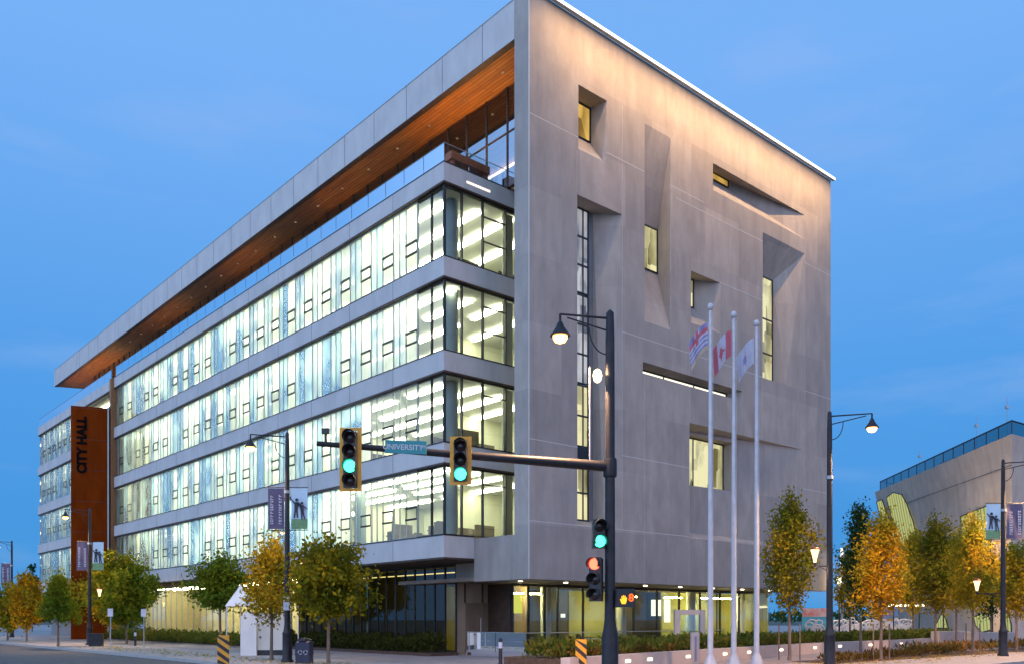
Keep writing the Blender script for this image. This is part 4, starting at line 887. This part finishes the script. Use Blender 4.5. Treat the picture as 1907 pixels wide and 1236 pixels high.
# ================================================================ TREES
def tree(name, x, t, H, cr_w, z_c0, label, mat, n=5000, shape='column', leafs=.12, trunk=.07, seed=0, group='young street trees', cat='tree', z0=0.0, lean=0, ls=1.0, stakes=False):
    g = np.random.default_rng(seed+int(x)*7+3); r = empty(name, wp(x, t, z0), g.random()*6.28, label=label, cat=cat, group=group)
    tr = MB(); top = Vector((lean, 0, H*.93)); k0 = Vector((0, 0, z_c0*.9))
    tr.path([(0, 0, -.05), (.01, .01, .25), k0, Vector((lean*.5, .03, (H+z_c0)/2)), top], [trunk*1.35, trunk, trunk*.8, trunk*.45, .012], 9)
    cents = []
    nb = 34 if shape == 'column' else 30
    for i in range(nb):
        f = (i+.5)/nb; a = i*2.4+g.random()*.6; zb = z_c0*.85+(H-z_c0)*f*.72
        if shape == 'column': wid = cr_w/2*(math.sin(math.pi*min(1, .18+.80*f))**.75)*(1-.30*f)*g.uniform(.62, 1.22); up = (H-z_c0)*g.uniform(.22, .34)
        elif shape == 'cone': wid = cr_w/2*(1-f*.95)*g.uniform(.8, 1.1)+.08; up = .25
        else: wid = cr_w/2*(math.sin(math.pi*(.15+.72*f))**.6)*g.uniform(.5, 1.25); up = (H-z_c0)*g.uniform(.05, .22)
        b0 = Vector((lean*f, 0, zb)); e = b0+Vector((math.cos(a)*wid, math.sin(a)*wid, min(up, H-zb)))
        mid = b0.lerp(e, .5)+Vector((math.cos(a)*wid*.12, math.sin(a)*wid*.12, -up*.12))
        tr.path([b0, mid, e], [trunk*.32*(1-f*.6), trunk*.2*(1-f*.6), .006], 5)
        for q in np.linspace(.25, 1.08, 6 if shape != 'round' else 5): cents.append((b0*(1-q)**2+mid*2*q*(1-q)+e*q*q) if q <= 1 else e+(e-mid)*.12)
        for q in range(2): cents.append(b0.lerp(e, g.uniform(.4, 1))+Vector(g.normal(0, .22, 3)))
    for q in range(6): cents.append(Vector((lean, 0, H*.9-q*.15)))
    tr.build('trunk', BARK, r)
    C = np.array([list(c) for c in cents]); C[:, 2] = np.minimum(C[:, 2], H)
    wts = g.uniform(.25, 1.6, len(C)); wts[g.random(len(C)) < .25] *= .12; n = int(n*1.5); idx = g.choice(len(C), n, p=wts/wts.sum())
    sd = np.array([.15, .15, .22])*ls*(cr_w/2.0)**.5 if shape == 'column' else np.array([.24, .24, .17])*ls*(cr_w/2.6)**.5
    P = C[idx]+g.normal(0, 1, (n, 3))*sd
    a = g.normal(0, 1, (n, 3)); a /= np.linalg.norm(a, axis=1)[:, None]; b_ = np.cross(a, g.normal(0, 1, (n, 3))); b_ /= np.linalg.norm(b_, axis=1)[:, None]
    sz = leafs*g.uniform(.45, 1.5, n)[:, None]
    V = np.stack([P-a*sz*.5, P+b_*sz*.33, P+a*sz*.5, P-b_*sz*.33], 1).reshape(-1, 3)
    me = bpy.data.meshes.new('crown'); me.vertices.add(4*n); me.vertices.foreach_set('co', V.ravel().astype(np.float32)); me.loops.add(4*n); me.loops.foreach_set('vertex_index', np.arange(4*n, dtype=np.int32))
    me.polygons.add(n); me.polygons.foreach_set('loop_start', np.arange(0, 4*n, 4, dtype=np.int32)); me.polygons.foreach_set('loop_total', np.full(n, 4, dtype=np.int32)); me.update(calc_edges=True); me.materials.append(mat)
    c = bpy.data.objects.new('crown', me); COL.objects.link(c); c.parent = r
    if stakes:
        for a in (0.4, 3.5): MB().tube((math.cos(a)*.42, math.sin(a)*.42, -.03), (math.cos(a)*.42, math.sin(a)*.42, 1.5), .03, n=7).build('stake', BARK, r)
    return r
LO = leaf('orange_leaves', [(.58, .25, .012), (.66, .34, .015), (.60, .38, .02), (.40, .17, .01)], (.36, .27, .02))
LY = leaf('yellow_leaves', [(.54, .36, .02), (.40, .29, .02), (.62, .36, .02), (.28, .24, .02)], (.22, .22, .02))
LOL = leaf('olive_leaves', [(.24, .19, .015), (.32, .23, .015), (.17, .16, .015), (.42, .24, .02)], (.15, .16, .015))
LGN = leaf('green_leaves', [(.09, .16, .02), (.14, .22, .02), (.20, .23, .02), (.06, .11, .015)], (.20, .21, .015))
LDK = leaf('dark_leaves', [(.025, .06, .022), (.04, .085, .025), (.05, .075, .02)])
LMX = leaf('maple_leaves', [(.18, .19, .015), (.58, .38, .02), (.14, .16, .015), (.36, .28, .02)], (.12, .13, .012), .8)
tree('street_tree', 1470, 36, 7.0, 2.25, 2.1, 'olive columnar tree between the white flagpoles and the corner street lamp', LOL, 6500, stakes=True, seed=1)
tree('street_tree', 1641, 36, 6.05, 2.35, 1.9, 'bright orange columnar tree, the most vivid one right of the hall', LO, 6500, stakes=True, seed=2)
tree('street_tree', 1603, 45, 8.0, 1.7, 2.2, 'tall dark green narrow tree rising behind the bright orange tree', LDK, 4200, seed=3, leafs=.14)
tree('street_tree', 1583, 52, 6.3, 1.8, 2.0, 'slim olive tree just right of the corner street lamp, by the white lattice screen', LOL, 3600, seed=31, leafs=.14)
tree('street_tree', 1742, 47, 7.2, 2.9, 2.2, 'large olive tree in the middle of the row before the library', LOL, 6500, seed=4, leafs=.14)
tree('street_tree', 1700, 56, 7.6, 2.6, 2.2, 'olive green tree behind and right of the bright orange tree', LY, 5000, seed=41, leafs=.15)
tree('street_tree', 1781, 52, 7.0, 2.4, 2.3, 'golden tree right of the large olive tree before the library', LY, 5500, seed=5, leafs=.14)
tree('street_tree', 1812, 42, 6.7, 2.3, 2.2, 'golden yellow tree left of the bannered lamp by the library', LY, 6500, seed=6, stakes=True)
tree('street_tree', 1846, 56, 6.0, 2.4, 2.0, 'dark green tree half hidden behind the bannered lamp by the library', LDK, 3500, seed=8, leafs=.15)
tree('street_tree', 1893, 48, 5.9, 2.4, 1.9, 'yellow tree cut by the right edge, right of the bannered lamp', LY, 5500, seed=7, leafs=.14)
tree('street_tree', 612, 33.5, 5.25, 2.85, 1.95, 'round maple turning from green to yellow before the dark ground floor glass', LMX, 6200, 'round', seed=9, leafs=.16, ls=.95)
tree('street_tree', 506, 36.5, 5.1, 2.5, 1.7, 'amber tree left of the lamp with jumping-figure banners', LY, 4600, 'column', seed=10, leafs=.13)
tree('street_tree', 410, 50, 5.75, 3.2, 2.6, 'broad green tree between the striped hazard panel and the warm ground floor windows', LGN, 5500, 'round', seed=11, leafs=.17)
tree('street_tree', 236, 60, 6.6, 3.9, 1.6, 'dense green tree right of the rust red sign tower', LGN, 8000, 'round', seed=12, leafs=.2)
tree('street_tree', 205, 66, 6.3, 3.4, 1.4, 'yellow tree behind the dense green tree near the sign tower', LY, 5500, 'round', seed=13, leafs=.2)
tree('street_tree', 108, 55, 5.3, 2.1, 1.8, 'small dark green tree before the far glass wing', LGN, 3800, 'cone', seed=14, leafs=.17)
tree('street_tree', 50, 66, 5.2, 2.6, .9, 'orange tree at the far left beside the grey wall of the wing', LO, 4500, seed=15, leafs=.18)
tree('street_tree', 14, 70, 5.0, 3.0, .9, 'yellow tree cut by the left edge of the view', LY, 4500, 'round', seed=16, leafs=.18)
tree('street_tree', 150, 74, 6.0, 3.2, 1.6, 'yellow tree partly hidden by the lamp at the sign tower', LY, 4500, 'round', seed=17, leafs=.2)
tree('conifer', 60, 120, 9.8, 3.6, 1.5, 'dark conifer on the skyline left of the wing', LDK, 4000, 'cone', seed=18, leafs=.35, group='distant trees')

def clumps(name, pts_fn, n, h, mat, seed, sz=.10, **k):
    g = np.random.default_rng(seed); P = np.array([pts_fn(g) for _ in range(n)]); a = g.normal(0, 1, (n, 3)); a[:, 2] = np.abs(a[:, 2])+.5; a /= np.linalg.norm(a, axis=1)[:, None]
    b_ = np.cross(a, g.normal(0, 1, (n, 3))); b_ /= np.linalg.norm(b_, axis=1)[:, None]; s_ = sz*g.uniform(.5, 1.4, n)[:, None]
    V = np.stack([P-b_*s_*.2, P+a*s_*.6+b_*s_*.25, P+a*s_*1.3, P+a*s_*.6-b_*s_*.25], 1).reshape(-1, 3)
    me = bpy.data.meshes.new(name); me.from_pydata(V.tolist(), [], [(4*i, 4*i+1, 4*i+2, 4*i+3) for i in range(n)]); me.materials.append(mat)
    o = bpy.data.objects.new(name, me); COL.objects.link(o); return tag(o, kind='stuff', **k)
def strip(uv0, uv1, w, h, z=0.0):
    d = np.array(uv1)-np.array(uv0); L_ = np.linalg.norm(d); nrm = np.array([-d[1], d[0]])/L_
    def f(g):
        s_ = g.random(); c = np.array(uv0)+d*s_+nrm*(g.random()-.5)*w; hh = h*(.65+.35*math.sin(s_*L_*2.1)*math.cos(s_*L_*.77)); p = uvw(c[0], c[1]); return (p.x, p.y, z+g.random()**.7*hh)
    return f
LSH = leaf('shrub_leaves', [(.05, .085, .015), (.09, .13, .02), (.14, .15, .03), (.20, .14, .03)])
LSR = leaf('reddish_shrub', [(.16, .06, .02), (.10, .08, .02), (.22, .13, .03)])
# raised planter wall with inset lights, built in straight runs
PL = [(-6.4, -8.9), (-2.0, -8.0), (4.0, -6.9), (10.0, -5.8), (17.0, -4.8), (26.0, -4.5), (37, -3.0)]
GRAN = noisy('planter_concrete', (.40, .33, .30), (.50, .42, .38), 1.5, .8, bump=.2, bscale=30)
STEPL = emis('step_light', (1, .85, .6), 5)
pw_ = empty('planter_wall', uvw(0, 0), ANG, label='low curved concrete planter wall with small glowing inset lights', cat='planter')
for i in range(len(PL)-1):
    (a, b_), (c, d) = PL[i], PL[i+1]; e = np.array([c-a, d-b_]); L_ = np.linalg.norm(e); e /= L_; n_ = np.array([-e[1], e[0]])*.35
    MB().prism([(a, b_), (c, d), (c+n_[0], d+n_[1]), (a+n_[0], b_+n_[1])], 0, .52).build('wall_run', GRAN, pw_)
for x, y in ((1170, 1236), (1211, 1224), (1281, 1219), (1350, 1213), (1395, 1213), (1455, 1210), (1517, 1206), (1563, 1204), (1620, 1200), (1678, 1196)):
    best = None
    for i in range(len(PL)-1):
        A = uvw(*PL[i]); Bq = uvw(*PL[i+1])
        for s_ in np.linspace(0, 1, 60):
            q = A.lerp(Bq, s_); e_ = abs(CX+F*q.x/q.y-x)
            if best is None or e_ < best[0]: best = (e_, i, s_)
    _, i, s_ = best; a = np.array(PL[i]); c = np.array(PL[i+1]); p = a+(c-a)*s_; an = math.atan2(*(c-a)[::-1])
    lt = MB().box(-.16, .16, -.02, .0, -.045, .045).build('step_light', STEPL, pw_, loc=(p[0], p[1]-.005, .30)); lt.rotation_euler = (0, 0, an)
bed = MB(); bed.prism([(p[0], p[1]+.34) for p in PL]+[(37, 1.4), (26, -1.4), (17, -1.8), (4, -3.6), (-6.4, -5.8)], .02, .46); bed.build('planting_bed', MULCH, uvw(0, 0) and None, loc=uvw(0, 0), rz=ANG, kind='structure')
for i in range(len(PL)-1):
    a, c = PL[i], PL[i+1]; L_ = math.dist(a, c)
    clumps('shrubs', strip((a[0], a[1]+1.3), (c[0], c[1]+1.3), 1.7, .62, .42), int(L_*420), .6, LSH, 50+i, .17)
clumps('low_planting', strip((-6.2, -7.6), (1, -6.4), 1.6, .4, .42), 900, .5, LSR, 70, .16)
# dark hedge along the long side
clumps('hedge', strip((-1.2, 5.0), (-.9, 22), 1.2, .95, .1), 9000, 1, leaf('dark_hedge', [(.03, .045, .012), (.05, .065, .015), (.09, .08, .02)]), 80, .15)
clumps('hedge', strip((-1.9, 22), (-1.9, 50), 1.8, .9, .05), 7000, 1, LSH, 81, .2)
clumps('shrubs', strip((6, -10.4), (22, -9.0), .9, .35, .02), 1700, .4, LSR, 82, .16)
clumps('shrubs', strip((20, -8), (60, -9), 3.5, .35, .02), 3500, .4, leaf('autumn_ground', [(.35, .16, .03), (.2, .1, .03), (.12, .12, .03)]), 83, .22)
b2 = MB(); b2.box(-1.9, -.25, 4.6, 50, .012, .14); b2.box(6, 60, -10.8, -8.8, .0, .02) ; b2.build('planting_soil', MULCH, loc=uvw(0, 0), rz=ANG, kind='structure')

# far tree line and low roofs on the horizon
def far(g):
    s_ = g.random(); x = -190+s_*760-0; y = 300+60*g.random(); h = 5+4*math.sin(x*.05)+3*math.sin(x*.13+1); return (x, y, g.random()**.8*max(3, h))
clumps('distant_trees', far, 16000, 1, LDK, 90, 1.6)
FARB = noisy('far_building', (.22, .24, .30), (.3, .32, .38), .3, .8)
for i, (x0, x1, yy, h, lb) in enumerate(((-150, -122, 200, 5.5, 'low grey building on the horizon at the far left edge'), (86, 104, 190, 9, 'distant blue-grey building seen between hall and library'))):
    r = empty('distant_building', (x0, yy, 0), 0, label=lb, cat='building', group='distant buildings')
    MB().prism([(0, 0), (x1-x0, 0), (x1-x0, 14), (0, 14)], -.1, h).build('wall', FARB, r); MB().box(-.3, x1-x0+.3, -.3, 14.3, h, h+.4).build('roof', DARK, r)
    for k in range(int((x1-x0)/3)): MB().box(1+k*3, 2.6+k*3, -.06, -.02, h*.45, h*.45+1.2).build('window', LITW if k % 3 else DARK, r)

# ================================================================ PLAZA THINGS
# stone portal frame with a glass panel
r = empty('portal_frame', wp(1284, 39.5, .02), 0, label='square grey stone gateway frame on the planter left of the flagpoles', cat='portal frame')
MB().box(-.68, -.46, -.18, .18, 0, 2.1).build('post', GRAN, r); MB().box(.46, .68, -.18, .18, 0, 2.1).build('post', GRAN, r); MB().box(-.45, .45, -.175, .175, 1.88, 2.1).build('lintel', GRAN, r)
MB().box(-.45, .45, -.02, .02, .5, 1.86).build('glass_panel', CLEARB, r)
# slim stone marker
r = empty('marker_post', wp(1294, 33.2), 0, label='pale slim stone post standing left of the first flagpole', cat='post')
MB().cham(-.16, .16, -.1, .1, 0, 1.2, .02).build('shaft', GRAN, r); MB().box(-.03, .05, -.108, -.101, .1, 1.05).build('inlay', noisy('lilac_inlay', (.18, .15, .24), (.24, .2, .3), 3, .5), r)
# striped hazard panels
HB = noisy('hazard_black', (.015, .013, .012), (.03, .025, .02), 5, .5)
def hazard(x, t, label, w=.42, h=.95, z0=.35, yt=None):
    r = empty('hazard_marker', wp(x, t, -.12), 0, label=label, cat='hazard sign', group='yellow and black hazard panels')
    MB().tube((0, .03, 0), (0, .03, z0+h), .03).build('post', POLE, r); MB().box(-w/2, w/2, -.012, .0, z0, z0+h).build('panel', YEL, r)
    m = MB(); k = z0-.1
    while k < z0+h:
        pts = [(-w/2, k+.30), (-w/2, k+.15), (w/2, k-.15), (w/2, k)]; pts = [(px, min(z0+h, max(z0, pz))) for px, pz in pts]
        if max(p[1] for p in pts)-min(p[1] for p in pts) > .04: m.add([(px, -.016, pz) for px, pz in pts], [(0, 1, 2, 3)])
        k += .31
    m.build('stripes', HB, r)
hazard(416, 31, 'yellow and black striped hazard panel at the road edge left of the white kiosk', .42, 1.05, .2)
hazard(1082, 27, 'yellow and black striped hazard panel left of the traffic signal pole', .34, 1.0, .2)
# litter bin
r = empty('litter_bin', wp(567, 34), 0, label='dark litter bin with pale round emblems at the foot of the bannered lamp', cat='litter bin')
MB().cham(-.30, .30, -.28, .28, 0, .86, .05).build('body', noisy('bin_navy', (.02, .02, .045), (.03, .03, .06), 4, .4), r); MB().lathe([(.30, 0), (.28, .06), (.14, .11), (.05, .12)], (0, 0, .86), 16).build('lid', POLE, r)
m = MB()
for cx in (-.1, .11):
    for a in range(3):
        a0 = a*2.09; pts = [(cx+.075*math.cos(a0+j*.3), -.295, .42+.075*math.sin(a0+j*.3)) for j in range(6)]; m.path(pts, [.014]*6, 5)
m.build('emblem', BNW, r)
# plaza bollards
for i, (x, t, lb) in enumerate(((932, 32.5, 'dark bollard with pale band before the entrance doors'), (1310, 36, 'thin dark bollard beside the portal frame'), (252, 56, 'black bollard with a pale cap near the dense green tree'), (964, 38, 'short dark bollard by the lobby glass corner'))):
    r = empty('bollard', wp(x, t), 0, label=lb, cat='bollard', group='dark plaza bollards')
    MB().lathe([(.09, 0), (.09, .05), (.07, .08), (.07, .95), (.05, 1.0)], n=14).build('shaft', POLE, r); MB().lathe([(.074, .62), (.074, .85)], n=14).build('band', BNW, r)
# white kiosk with peaked canopy
r = empty('kiosk', wp(492, 41.5), R(6), label='white kiosk with a peaked canopy behind the amber tree', cat='kiosk')
WK = noisy('kiosk_white', (.62, .64, .62), (.74, .75, .72), 1, .6); WK2 = noisy('kiosk_panel', (.48, .50, .46), (.58, .6, .55), 1, .6)
MB().box(-.98, -.25, -.6, .9, 0, 2.05).build('side_panel', WK, r); MB().box(-.24, 1.1, -.45, .9, .25, 2.0).build('front_panel', WK2, r); MB().box(-.24, 1.1, -.40, .85, .0, .25).build('plinth', DARK, r)
m = MB(); 
for cx in (-1.1,): m.add([(cx-.55, -.75, 2.3), (cx+.75, -.75, 2.3), (cx+.75, .9, 2.3), (cx-.55, .9, 2.3), (cx, 0, 3.35), (cx-.12, -.12, 3.1), (cx+.12, -.12, 3.1), (cx+.12, .15, 3.1), (cx-.12, .15, 3.1)], [(0, 1, 6, 5), (1, 2, 7, 6), (2, 3, 8, 7), (3, 0, 5, 8), (5, 6, 4), (6, 7, 4), (7, 8, 4), (8, 5, 4), (3, 2, 1, 0)])
m.build('canopy', WK, r); MB().lathe([(.02, -.05), (.05, 0), (.02, .05)], (-.1, -.47, .85), 10).build('knob', DARK, r)
for x in (-1.58, 1.68): MB().tube((x, -.7, 0), (x, -.7, 2.3), .03).build('leg', WHITEM, r)
# glass railing round the lobby terrace
for (a, b_, lb) in (((-.7, -.6), (14.5, .2), 'glass railing round the terrace before the lobby'), ((-.7, -.6), (-.7, 3.4), 'short glass railing beside the entrance corner')):
    r = empty('glass_railing', uvw(0, 0), ANG, label=lb, cat='railing'); q = balus(r, (a[0], a[1], 0), (b_[0], b_[1], 0), .02, 1.1, 1.8, 'handrail')
# terrace tables and chairs
def cafe(u, v, lb, rz):
    p = uvw(u, v, .012); r = empty('cafe_table', p, rz, label=lb, cat='table', group='tables outside the lobby')
    MB().lathe([(.02, .70), (.42, .70), (.43, .72), (.02, .735)], n=18).build('table_top', ALU, r); MB().tube((0, 0, .02), (0, 0, .7), .03).lathe([(.22, 0), (.2, .02), (.03, .05)], n=12).build('pedestal', POLE, r)
def chair(u, v, lb, rz):
    r = empty('cafe_chair', uvw(u, v, .012), rz, label=lb, cat='chair', group='chairs outside the lobby')
    MB().box(-.2, .2, -.2, .2, .43, .46).build('seat', POLE, r); MB().box(-.2, .2, .18, .21, .55, .86).build('backrest', POLE, r)
    for sx in (-.18, .18):
        MB().tube((sx, -.18, 0), (sx, -.18, .43), .014).build('leg', POLE, r); MB().tube((sx, .19, 0), (sx, .2, .86), .014).build('leg', POLE, r)
for i, (u, v) in enumerate(((3.3, 1.7), (6.0, 1.9), (8.6, 1.8))):
    o_ = ('nearest the entrance', 'in the middle of the terrace row', 'farthest along the terrace')[i]
    cafe(u, v, 'round metal cafe table '+o_, i); chair(u-.75, v, 'dark cafe chair on the left of the table '+o_, 1.4+ANG); chair(u+.75, v+.1, 'dark cafe chair on the right of the table '+o_, -1.5+ANG)
# white lattice screen and painted hoarding at the end of the hall
r = empty('lattice_screen', wp(1592, 62), R(4), label='white lattice screen of looping curves right of the hall corner', cat='screen')
g = random.Random(5); m = MB()
for i in range(90):
    cx, cz = g.uniform(-3.4, 4.0), g.uniform(.25, 1.35); ra, rb = g.uniform(.25, .5), g.uniform(.18, .42); t0 = g.uniform(0, 3.1)
    pts = [(cx+ra*math.cos(a)*math.cos(t0)-rb*math.sin(a)*math.sin(t0), g.uniform(-.05, .05)*0, cz+(ra*math.cos(a)*math.sin(t0)+rb*math.sin(a)*math.cos(t0))*.8+.1) for a in np.linspace(0, 2*math.pi, 17)]; m.path(pts, [.055]*17, 5)
m.box(-3.6, 4.3, -.06, .06, .0, .12); m.build('lattice', WHITEM, r)
r = empty('hoarding', wp(1520, 72), R(4), label='blue painted hoarding with a red and white top under the hall corner', cat='hoarding')
MB().box(-1.2, 1.6, 0, .1, .0, 1.9).build('blue_panel', noisy('hoarding_blue', (.02, .24, .36), (.08, .45, .58), 1.8, .6), r); MB().box(-1.15, 1.4, -.01, .11, 1.9, 2.6).build('red_panel', noisy('hoarding_red', (.60, .07, .03), (.7, .62, .6), 1.3, .6), r)
# plaza lantern posts
for i, (x, t, H, lb) in enumerate(((1563, 55, 4.1, 'plaza lantern on thin post just right of the corner street lamp'), (1590, 62, 4.4, 'plaza lantern on thin post left of the bright orange tree'), (1757, 63, 4.2, 'plaza lantern among the olive trees before the library'), (1848, 57, 4.0, 'added plaza lantern just left of the bannered lamp, brightening the library'))):  # last lantern is added to light the library wall
    r = empty('plaza_lantern', wp(x, t), 0, label=lb, cat='lantern', group='thin plaza lantern posts')
    MB().lathe([(.09, 0), (.06, .3), (.045, H-.3)], n=10).build('post', POLE, r); MB().lathe([(.05, -.3), (.13, -.1), (.16, .1), (.13, .22), (.03, .3)], (0, 0, H), 12).build('lamp_glass', PALEBULB, r)
    MB().lathe([(.18, .24), (.08, .33), (.02, .36)], (0, 0, H), 12).build('cap', POLE, r)
    l = bpy.data.lights.new('lantern_light', 'POINT'); l.energy = 850; l.color = (1, .72, .42); l.shadow_soft_size = .16
    o = bpy.data.objects.new('lantern_light', l); COL.objects.link(o); o.parent = r; o.location = (0, -.3, H-.1)
r = empty('light_column', wp(1568, 90), 0, label='tall white glowing light column beyond the hall corner', cat='light column')
MB().tube((0, 0, 0), (0, 0, 6.4), .12).build('post', WHITEM, r); MB().tube((0, 0, 6.4), (0, 0, 9.0), .20, .16).build('lamp_glass', emis('white_column', (1, .98, .9), 1.3), r)
# bright flat-topped shelter lights
r = empty('light_table', wp(1678, 58), 0, label='flat glowing canopy light on two posts behind the bright orange tree', cat='canopy light')
MB().box(-.75, 1.5, -.3, .3, 2.55, 2.68).build('canopy', PALEBULB, r)
for sx in (-.5, 1.2): MB().tube((sx, 0, 0), (sx, 0, 2.55), .04).build('leg', POLE, r)
# pale seat walls before the library
for i, (x0, x1, t, h, lb) in enumerate(((1750, 1810, 54, .95, 'pale seat wall below the library behind the golden trees'), (1812, 1895, 52, .9, 'pale long seat wall below the library, right of the other'), (1560, 1690, 58, .75, 'low grey wall below the white lattice screen'))):
    a = wp(x0, t); b_ = wp(x1, t+2); d = (b_-a); o = MB().cham(0, d.length, 0, .6, 0, h, .03).build('seat_wall', GRAN, loc=a, rz=math.atan2(d.y, d.x)); tag(o, lb, 'seat wall', 'pale seat walls of the plaza')
# far sidewalk pieces on the left: cars are only streaks in the photograph, so none stand here
r = empty('utility_cabinet', wp(176, 55), R(8), label='small dark utility box at the foot of the lamp by the sign tower', cat='utility box')
MB().cham(-.3, .5, -.2, .2, 0, .75, .02).build('body', POLE, r); MB().box(-.32, .52, -.22, .22, .75, .8).build('lid', DARK, r)
for i, (x, t, lb) in enumerate(((206, 50, 'thin pale sign post at the kerb below the green tree'), (268, 52, 'thin grey sign post at the kerb before the hedge'))):
    r = empty('sign_post', wp(x, t), 0, label=lb, cat='sign post'); MB().tube((0, 0, 0), (0, 0, 2.3), .03).build('post', ALU, r); MB().box(-.15, .15, -.05, -.035, 1.85, 2.3).build('plate', BNW, r)

# leaves fallen on the pavement and planting edges
def fallen(uv0, uv1, w, n, seed, mat):
    g = np.random.default_rng(seed); m = MB(); d = np.array(uv1)-np.array(uv0)
    for i in range(n):
        q = np.array(uv0)+d*g.random()+g.normal(0, w, 2); p = uvw(q[0], q[1]); a = g.random()*6.28; r_ = g.uniform(.04, .09)
        m.add([(p.x+r_*math.cos(a+k*1.57)*(1, .55)[k % 2], p.y+r_*math.sin(a+k*1.57)*(1, .55)[k % 2], .02+.03*g.random()*(k % 2)) for k in range(4)], [(0, 1, 2, 3)])
    m.build('fallen_leaves', mat, kind='stuff')
fallen((-9.4, -3), (-9.0, 30), .7, 900, 5, LY); fallen((2, -11.2), (24, -10.5), .9, 900, 6, LO)
